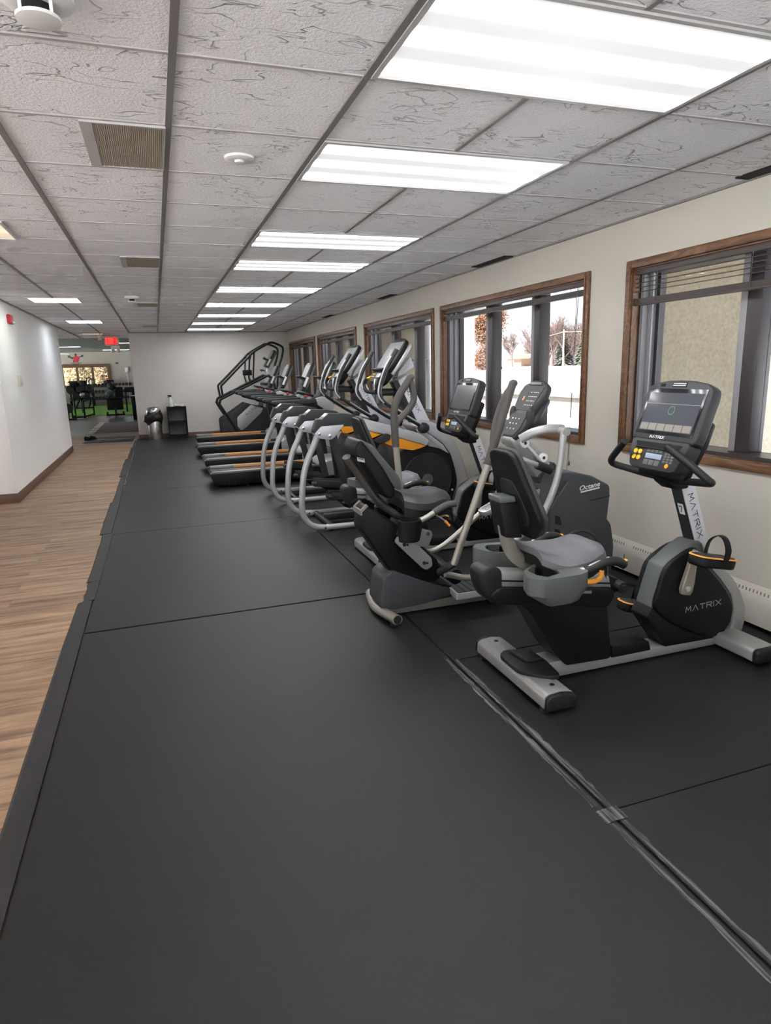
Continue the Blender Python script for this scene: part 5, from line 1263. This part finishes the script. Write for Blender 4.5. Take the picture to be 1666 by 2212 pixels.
MB().tube([(-5.2, 33, 2.675), (-4.6, 33, 2.60), (-3.55, 33, 2.47)], .05, 10, smooth=False).build('arm', M_white, r)
MB().lathe([(.02, .10), (.16, .0), (.16, -.04), (.001, -.04)], (-4.15, 33, 2.33)).build('shade', mat('lit_shade', (.8, .8, .8), .4, emit=(.9, 1, .92), estr=.5), r)
MB().tube([(-4.15, 33, 2.40), (-4.15, 33, 2.52)], .012, 8, smooth=False).build('stem', M_white, r)

# dumbbell rack under the gym window
r = thing('dumbbell_rack', (-3.0, 36.2, .012), 'long black dumbbell rack under the far gym window', 'rack')
for x in (-4.1, -3.05, -2.0):
    MB().prism([(x-.04, .012), (x+.04, .012), (x+.04, 1.0), (x-.04, 1.0)], 36.55, 36.62, .005).box(x-.04, x+.04, 36.0, 36.62, .012, .07).build('upright', M_black, r)
for k, z in enumerate((.32, .64, .96)):
    MB().slab(Fr((-3.05, 36.15+k*.14, z), (1, 0, 0), (0, 1, 0)), [(-1.08, -.13), (1.08, -.13), (1.08, .13), (-1.08, .13)], -.025, 0).build('shelf', M_black, r)
rr = random.Random(12)
proto = None
for k, z in enumerate((.32, .64, .96)):
    for j in range(18):
        x = -4.03+j*.163; yy = 36.15+k*.14; zz = z+.0705
        if proto is None:
            proto = thing('dumbbell', (x, yy, zz), 'black dumbbell lying on the long rack in the far gym', 'dumbbell', 'dumbbells on the far rack')
            MB().tube([(x, yy-.08, zz), (x, yy+.08, zz)], .016, 8, smooth=False).build('handle', M_silver, proto)
            for s in (-1, 1): MB().cyl((x, yy+s*.07, zz), (x, yy+s*.13, zz+.0), .070, 10).build('weight', M_cap, proto)
            p0 = V((x, yy, zz))
        else: dup(proto, V((x, yy, zz))-p0, proto['label'])
def bag(x, y, z, sx, sy, sz, m, label, name='gym_bag', cat='bag'):
    tag(MB().ell((x, y, z+sz*.96), (sx, sy, sz), 16, 10).build(name, m), label, cat)
bag(-2.18, 36.30, 1.022, .14, .14, .15, M_red, 'dark red ball on top of the far dumbbell rack', 'medicine_ball', 'ball')
bag(-2.40, 36.30, 1.02, .12, .13, .12, M_dgrey, 'dark grey ball on top of the far dumbbell rack', 'medicine_ball', 'ball')
r = thing('kettle_ring', (-3.05, 36.45, 1.0), 'black ring handle standing up on the far dumbbell rack', 'ring')
MB().tube([(-3.05+.14*math.cos(a), 36.45, 1.17+.16*math.sin(a)) for a in [2*PI*i/20 for i in range(21)]], .025, 8).build('ring', M_cap, r)
MB().box(-3.12, -2.98, 36.40, 36.50, .99, 1.02).build('foot', M_cap, r)
# plate-loaded frame (left)
r = thing('weight_machine', (-2.55, 26.4, 0), 'black tubular weight machine on the turf edge, left in the doorway view', 'weight machine')
def bar(a, b, n='frame_bar', w=.03, m=M_black): MB().tube([a, b], w, 8, smooth=False).build(n, m, r)
yA, yB = 25.8, 27.6
for (x, yy) in ((-2.93, yA), (-2.53, yA), (-3.02, yB), (-2.36, yB)): bar((x, yy, .012), (x+.0, yy, .62 if yy == yA else 1.15))
bar((-2.93, yA, .06), (-2.53, yA, .06)); bar((-3.02, yB, .30), (-2.36, yB, .30)); bar((-3.02, yB, .65), (-2.36, yB, .65)); bar((-2.93, yA, .6), (-3.02, yB, .65)); bar((-2.53, yA, .6), (-2.36, yB, .65))
bar((-2.93, yA, .06), (-3.02, yB, .06)); bar((-2.53, yA, .06), (-2.36, yB, .06)); bar((-2.75, yB, .12), (-2.75, yB, .65)); bar((-2.46, 26.9, .32), (-2.36, 26.9, .62)); bar((-2.93, 26.9, .3), (-2.75, 26.9, .6))
for (x, z, q) in ((-3.05, 1.0, .17), (-2.75, 1.05, .20), (-2.42, 1.0, .16), (-2.86, .78, .15), (-2.58, .80, .17)):
    MB().cyl((x, 27.40, z), (x, 27.48, z), q, 20).build('weight_plate', M_cap, r)
bar((-3.15, 27.5, 1.02), (-2.25, 27.5, 1.02), 'barbell', .02, M_silver)
MB().box(-3.08, -2.80, 27.3, 27.5, 1.1, 1.32, .03).build('pad', M_black, r); MB().box(-2.72, -2.50, 27.3, 27.5, 1.12, 1.33, .03).build('pad', M_cap, r)
MB().tube([(-2.50, 27.4, 1.0), (-2.47, 27.4, 1.35), (-2.38, 27.4, 1.42), (-2.29, 27.4, 1.35), (-2.30, 27.4, 1.0)], .02, 8).build('arch_handle', M_dgrey, r)
MB().tube([(-2.36, yB, .70), (-2.42, yB, .95), (-2.40, yB, 1.12)], .035, 8).build('silver_post', M_silver, r)
MB().ell((-2.66, 27.2, .80), (.10, .10, .09)).build('pale_weight', M_silver, r)
# board-backed bench (right)
r = thing('weight_bench', (-1.5, 26.6, 0), 'black weight bench with square pads seen against the green turf', 'weight bench')
MB().box(-1.86, -1.20, 26.50, 26.58, .012, .075, .01).box(-1.56, -1.48, 26.4, 27.5, .012, .07, .01).build('base', M_black, r)
MB().box(-1.84, -1.78, 26.46, 26.56, .075, .16, .01).box(-1.28, -1.22, 26.46, 26.56, .075, .16, .01).build('foot_peg', M_black, r)
MB().box(-1.555, -1.485, 26.52, 26.60, .075, .32).build('column', M_dgrey, r)
MB().slab(Fr((-1.52, 26.6, .42), (1, 0, 0), (.0, .15, 1)), rnd([(-.28, -.20), (.28, -.20), (.28, .20), (-.28, .20)], .02), -.04, .04, .01).build('front_pad', M_black, r)
MB().box(-1.84, -1.22, 26.55, 27.0, .62, .68, .015).build('seat_pad', M_black, r)
MB().slab(Fr((-1.36, 27.0, .85), (1, 0, 0), (.0, .15, 1)), rnd([(-.14, -.20), (.14, -.20), (.14, .20), (-.14, .20)], .02), -.04, .04, .01).build('back_pad', M_black, r)
MB().ell((-1.70, 26.85, .82), (.15, .14, .15), 18, 12).build('roller_pad', mat('teal_grey_pad', (.07, .10, .10), .6), r)
MB().ell((-1.60, 27.0, 1.10), (.15, .12, .16), 18, 12).build('head_pad', M_cap, r)
MB().box(-1.75, -1.5, 27.0, 27.12, 1.15, 1.32, .02).build('top_pad', M_black, r)
r = thing('folding_stool', (-1.05, 29, .012), 'small black stool at the right edge of the turf', 'stool')
MB().box(-1.25, -.85, 28.9, 29.3, .80, .95, .02).build('seat', M_black, r)
for x in (-1.22, -.88):
    for yy in (28.93, 29.27): MB().tube([(x, yy, .012), (x, yy, .80)], .025, 8, smooth=False).build('leg', M_black, r)
MB().box(-1.25, -.85, 29.25, 29.3, .95, 1.0, .01).build('back_bar', M_black, r)
r = thing('barrier_post', (-.77, 23.75, 0), 'black post with white cap just inside the doorway', 'post')
MB().box(-.83, -.70, 23.68, 23.82, .0005, .79, .008).build('post', M_black, r)
MB().box(-.845, -.685, 23.665, 23.835, .79, .82, .008).build('cap', M_white, r)
MB().box(-.80, -.735, 23.72, 23.78, .82, 1.06, .006).build('top_bar', M_black, r)
r = thing('plate_tree', (-3.15, 25.3, .0), 'dark plate tree half hidden behind the left wall', 'plate tree')
MB().tube([(-3.0, 25.3, .0), (-3.0, 25.3, .55)], .03, 8, smooth=False).box(-3.1, -2.75, 25.2, 25.4, .0005, .05).build('stand', M_black, r)
MB().cyl((-2.99, 25.22, .40), (-2.99, 25.28, .40), .17, 24).build('weight_plate', M_cap, r)

# ---------------------------------------------------------------- outdoors
G1, G2 = .35, .93
rr = random.Random(8)
def hill(x, y):
    return G2+.0015*(x-8)+.05*math.sin(x*.21+y*.13)+.03*math.sin(y*.4-x*.11)
m = MB(); nx, ny = 40, 44; vs = []
xs = [8.28+(i/nx)**2*150 for i in range(nx+1)]; ysn = [-40+j*5.2 for j in range(ny+1)]
for x in xs:
    for y in ysn: vs.append((x, y, hill(x, y)))
fs = [(i*(ny+1)+j, (i+1)*(ny+1)+j, (i+1)*(ny+1)+j+1, i*(ny+1)+j+1) for i in range(nx) for j in range(ny)]
struct(m.raw(vs, fs).build('snow_field', M_snow))
m = MB(); vs = []; nx, ny = 10, 60
for i in range(nx+1):
    for j in range(ny+1):
        x = 3.42+i*.462; y = -8+j*.8
        vs.append((x, y, G1-.10+.13*(i/nx)**1.5+.035*math.sin(x*2+y*.9)+.03*math.sin(y*2.1)))
fs = [(i*(ny+1)+j, (i+1)*(ny+1)+j, (i+1)*(ny+1)+j+1, i*(ny+1)+j+1) for i in range(nx) for j in range(ny)]
struct(m.raw(vs, fs).build('snow_court', M_snow))
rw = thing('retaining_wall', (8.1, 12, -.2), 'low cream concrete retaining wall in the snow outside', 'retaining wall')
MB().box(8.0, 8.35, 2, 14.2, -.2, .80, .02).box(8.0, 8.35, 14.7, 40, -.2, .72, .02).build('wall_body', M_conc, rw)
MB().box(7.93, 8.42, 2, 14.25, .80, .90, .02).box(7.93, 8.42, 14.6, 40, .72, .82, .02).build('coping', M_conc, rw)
MB().slab(XZ, catmull([(7.96, .895), (8.02, .955), (8.2, .985), (8.45, .96), (8.5, .80), (8.3, .82)], 3, True) and [(7.95, .90), (7.99, .95), (8.1, .985), (8.3, .99), (8.44, .95), (8.44, .85), (8.0, .88)], -14.2, -2.).build('snow_cap', M_snow, rw)
for k, (a, b, l) in enumerate(((4.46, 6.3, 'rough cream stucco pier filling the view through the nearest window'), (10.77, 27.0, 'long cream stucco wall outside the third to fifth windows'), (-3, -.6, 'cream stucco pier outside behind the camera'))):
    p = thing('stucco_pier', (5.2, (a+b)/2, 0), l, 'pier')
    MB().box(5.0, 5.45, a, b, -.2, 2.32, .01).build('shaft', M_stucco, p)
    MB().box(4.96, 5.49, a-.04, b+.04, 2.32, 2.60, .015).build('capital', M_stucco, p)
dp = thing('downspout', (3.59, 8.6, .2), 'pair of white pipes outside the third window', 'pipe')
for y in (8.74, 8.49): MB().cyl((3.59, y, .2), (3.59, y, 2.78), .038, 14).build('pipe', M_white, dp)
MB().box(3.40, 3.56, 8.42, 8.8, 1.58, 1.60).build('pipe_clip', M_alu, dp)

def branch(mb, rng, p, d, L, r, depth, spread, nch, up=.15):
    q = p+d*L*.5+V((rng.uniform(-1, 1), rng.uniform(-1, 1), rng.uniform(-1, 1)))*L*.05
    e = q+(d+V((rng.uniform(-1, 1), rng.uniform(-1, 1), rng.uniform(-.3, 1)))*.18).normalized()*L*.5
    mb.tube([p, q, e], r, 4 if depth < 3 else 6, smooth=False, taper=.55)
    if depth == 0: return
    for k in range(nch):
        t = rng.uniform(.35, 1.)
        s = p+(q-p)*min(1, t*2) if t < .5 else q+(e-q)*(t*2-1)
        dd = (d+V((rng.uniform(-1, 1), rng.uniform(-1, 1), rng.uniform(-.35, .8)))*spread+V((0, 0, up))).normalized()
        branch(mb, rng, s, dd, L*rng.uniform(.5, .78), r*.60, depth-1, spread, nch, up)
def bare_tree(x, y, h, seed, label, group=None, m=None, depth=4, nch=4, spread=.85, leaves=0, tl=.42, lm=None):
    rng = random.Random(seed); z = hill(x, y)-.1 if x > 8.3 else .3
    t = thing('bare_tree', (x, y, z), label, 'tree', group)
    mb = MB(); branch(mb, rng, V((x, y, z)), V((0, 0, 1)), h*tl, h*.024, depth, spread, nch)
    tips = [v.co.copy() for v in mb.bm.verts if v.co.z > z+h*.12]
    mb.build('branches', m or M_bark, t, recalc=False)
    if leaves:
        vs = []; fs = []
        for k in range(leaves):
            c = rng.choice(tips)+V((rng.gauss(0, .3), rng.gauss(0, .3), rng.gauss(0, .4)))
            a = V((rng.uniform(-1, 1), rng.uniform(-1, 1), rng.uniform(-1, 1))).normalized()*.10; b = a.cross(V((rng.uniform(-1, 1), rng.uniform(-1, 1), 1))).normalized()*.06
            i = len(vs); vs += [c-a, c+b, c+a, c-b]; fs.append((i, i+1, i+2, i+3))
        MB().raw(vs, fs).build('dry_leaves', lm or M_leaf, t, recalc=False)['kind'] = 'stuff'
    return t
def spruce(x, y, h, seed, label, group=None):
    rng = random.Random(seed); z = hill(x, y)-.1
    t = thing('spruce_tree', (x, y, z), label, 'tree', group)
    MB().tube([(x, y, z), (x, y, z+h)], h*.018, 6, smooth=False, taper=.1).build('trunk', M_bark, t)
    vs = []; fs = []
    n = 20
    for k in range(n):
        f = k/(n-1); zz = z+h*(.06+.92*f); R_ = h*.34*(1-f)**.85+.06
        for j in range(18):
            a = rng.uniform(0, 2*PI); L = R_*rng.uniform(.75, 1.12)
            dx, dy = math.cos(a), math.sin(a); w = L*.20
            o = V((x, y, zz)); e = V((x+dx*L, y+dy*L, zz-L*.34)); mid = V((x+dx*L*.55, y+dy*L*.55, zz-L*.08))
            sx, sy = -dy*w, dx*w
            i = len(vs); vs += [o, mid+V((sx, sy, -w*.35)), e, mid-V((sx, sy, w*.35)), mid+V((0, 0, w*.3)), mid-V((0, 0, w*.9))]
            fs += [(i, i+1, i+4), (i+1, i+2, i+4), (i+2, i+3, i+4), (i+3, i, i+4), (i, i+5, i+1), (i+1, i+5, i+2), (i+2, i+5, i+3), (i+3, i+5, i)]
    MB().raw(vs, fs).build('foliage', M_spruce, t)
K = 1.0
bare_tree(31, 57.6, 13, 11, 'brown leafed oak at the left of the snowy window view', None, M_bark, 4, 5, .95, 17000, .24)
bare_tree(29.5, 56.4, 6.5, 12, 'low brown leafed tree in front of the tall leafed oak', None, M_bark, 4, 5, .95, 9000, .10)
tb = [(58, 100.5, 6.6, 21, 'bare tree left of the house, in front of the tree line'), (60, 97.5, 7.2, 22, 'tall bare tree right of the far house'), (62, 94.5, 7.0, 23, 'bare tree left of the window mullion'), (64, 97.0, 7.6, 24, 'bare tree behind the utility wire'),
      (63, 92.5, 7.4, 25, 'bare tree just right of the window mullion'), (66, 92.0, 8.2, 26, 'tall reddish bare tree in the middle of the tree line'), (66, 89.5, 7.8, 27, 'bare tree left of the utility pole'), (67, 88.0, 8.2, 28, 'bare tree behind the utility pole'), (66, 85.0, 7.8, 29, 'bare tree right of the utility pole'), (67, 81.0, 7.5, 30, 'bare tree at the right end of the tree line'), (64, 102.5, 6.0, 31, 'small bare tree in front of the far house'), (66, 105, 7.2, 32, 'bare tree behind the far house')]
for a in tb: bare_tree(a[0], a[1], a[2]*1.05, a[3], a[4], 'bare trees across the field', None, 4, 5, .9)
for a in [(63.5, 93.6, 5.9, 1, 'dark spruce left of the utility pole'), (65, 90.5, 5.4, 2, 'wide spruce behind the utility pole'), (64, 87.2, 5.2, 3, 'spruce right of the utility pole'), (62, 83.9, 5.6, 4, 'pale spruce at the right edge of the snowy window'), (64, 82, 6.0, 5, 'spruce partly behind the right window frame'), (66, 88.6, 5.6, 6, 'dark spruce at the back of the tree line'), (66.5, 86, 5.4, 7, 'dark spruce in the gap between two others')]:
    spruce(a[0], a[1], a[2], a[3], a[4], 'spruces across the field')
proto = [o for o in bpy.data.objects if o.name.startswith('bare_tree') and o.get('group') == 'bare trees across the field']
rq = random.Random(77)
for k in range(26):
    q = proto[k % len(proto)]; yy = 80+k*1.12+rq.uniform(-.4, .4); xx = 70+rq.uniform(0, 7)
    c = dup(q, V((xx, yy*xx/66, hill(xx, yy)-.1))-q.location, 'bare winter tree in the thick distant tree line', 'bare trees in the back of the tree line')
    c.rotation_euler = (0, 0, rq.uniform(0, 6)); c.scale = (1, 1, rq.uniform(.9, 1.12))
p = thing('utility_pole', (58.5, 86.3, .9), 'pale wooden utility pole in front of the tree line', 'utility pole')
MB().cyl((58.5, 86.3, .8), (58.5, 86.3, 6.35), .13, 10).build('pole', M_pole, p)
MB().box(58.4, 58.6, 85.6, 87.0, 5.95, 6.05).build('crossarm', M_pole, p)
MB().tube([(58.5, 86.3, 6.0), (60, 96, 5.5), (62, 108, 5.4)], .03, 4).tube([(58.5, 86.3, 6.0), (58, 78, 5.7), (58, 68, 5.9)], .03, 4).build('wires', M_pole, p)
h = thing('house', (65.5, 108.5, .7), 'small tan house with snowy yard across the field', 'house')
MB().box(63, 68, 106.0, 111, .7, 2.4).build('walls', mat('tan_siding', (.13, .08, .05), .9), h)
MB().slab(Fr((0, 0, 0), (0, 1, 0), (0, 0, 1)), [(105.6, 2.4), (111.4, 2.4), (110, 3.3), (107, 3.3)], 62.6, 68.4).build('roof', mat('brown_roof', (.12, .08, .06), .9), h)
MB().box(62.95, 63.0, 108.6, 110.6, .8, 2.2).build('garage_door', M_white, h)
bs = tag(MB().ell((33, 61.0, 1.15), (.8, 1.3, .55), 14, 8).build('shrub', M_bark), 'low brown shrub under the leafed oak', 'shrub')
# yard beyond the gym window: sunlit hedge trees on snow
struct(MB().box(-30, 20, 37.6, 75, .1, .3).build('snow_yard', M_snow))
for k in range(7):
    bare_tree(-8.2+k*1.25, 45+(k % 3)*2.2, 4.2+(k % 2)*.8, 60+k, 'tan leafed tree in the yard beyond the gym window', 'trees beyond the gym window', mat('pale_bark', (.16, .12, .08), .9, var=.3), 4, 4, .95, 2600, .2, M_leaf2)

# ---------------------------------------------------------------- light, camera
W_ = bpy.data.worlds.new('sky'); bpy.context.scene.world = W_; W_.use_nodes = True
nt = W_.node_tree; nt.nodes.clear()
o = N(nt, 'ShaderNodeOutputWorld'); b = N(nt, 'ShaderNodeBackground'); tc = N(nt, 'ShaderNodeTexCoord'); sp = N(nt, 'ShaderNodeSeparateXYZ')
cr = N(nt, 'ShaderNodeValToRGB'); cr.color_ramp.elements[0].color = (.90, .94, 1., 1); cr.color_ramp.elements[1].color = (.62, .78, 1., 1); cr.color_ramp.elements[1].position = .6
nt.links.new(tc.outputs['Generated'], sp.inputs['Vector']); nt.links.new(sp.outputs['Z'], cr.inputs['Fac']); nt.links.new(cr.outputs['Color'], b.inputs['Color'])
b.inputs['Strength'].default_value = SKY
nt.links.new(b.outputs[0], o.inputs['Surface'])
sl = bpy.data.lights.new('sun', 'SUN'); sl.energy = SUN; sl.angle = .01; sl.color = (1, .96, .90)
so = bpy.data.objects.new('sun', sl); COL.objects.link(so)
so.rotation_euler = V((.80, -.02, -1.3)).to_track_quat('-Z', 'Y').to_euler()
so.location = (-10, -10, 20)

cd = bpy.data.cameras.new('camera'); co = bpy.data.objects.new('camera', cd); COL.objects.link(co)
r0 = V((0.9441098689896611, -0.32855419787253454, -0.026621313578791602))
r1 = V((-0.09598761597663091, -0.19676311152356896, -0.9757410801655769))
r2 = V((0.31534573543247385, 0.9237620997875476, -0.21730312961541362))
m3 = Matrix((r0, -r1, -r2)).transposed()
co.matrix_world = Matrix.Translation((0, 0, 1.5)) @ m3.to_4x4()
cd.sensor_fit = 'HORIZONTAL'; cd.sensor_width = 36.; cd.lens = 1400.795/1666*36.; cd.clip_start = .02; cd.clip_end = 400
S = bpy.context.scene
S.camera = co
S.view_settings.view_transform = 'Standard'; S.view_settings.look = 'None'; S.view_settings.gamma = 1; S.view_settings.use_curve_mapping = False
S.view_settings.exposure = EXPO
S.cycles.max_bounces = 10; S.cycles.diffuse_bounces = 6; S.cycles.transparent_max_bounces = 12
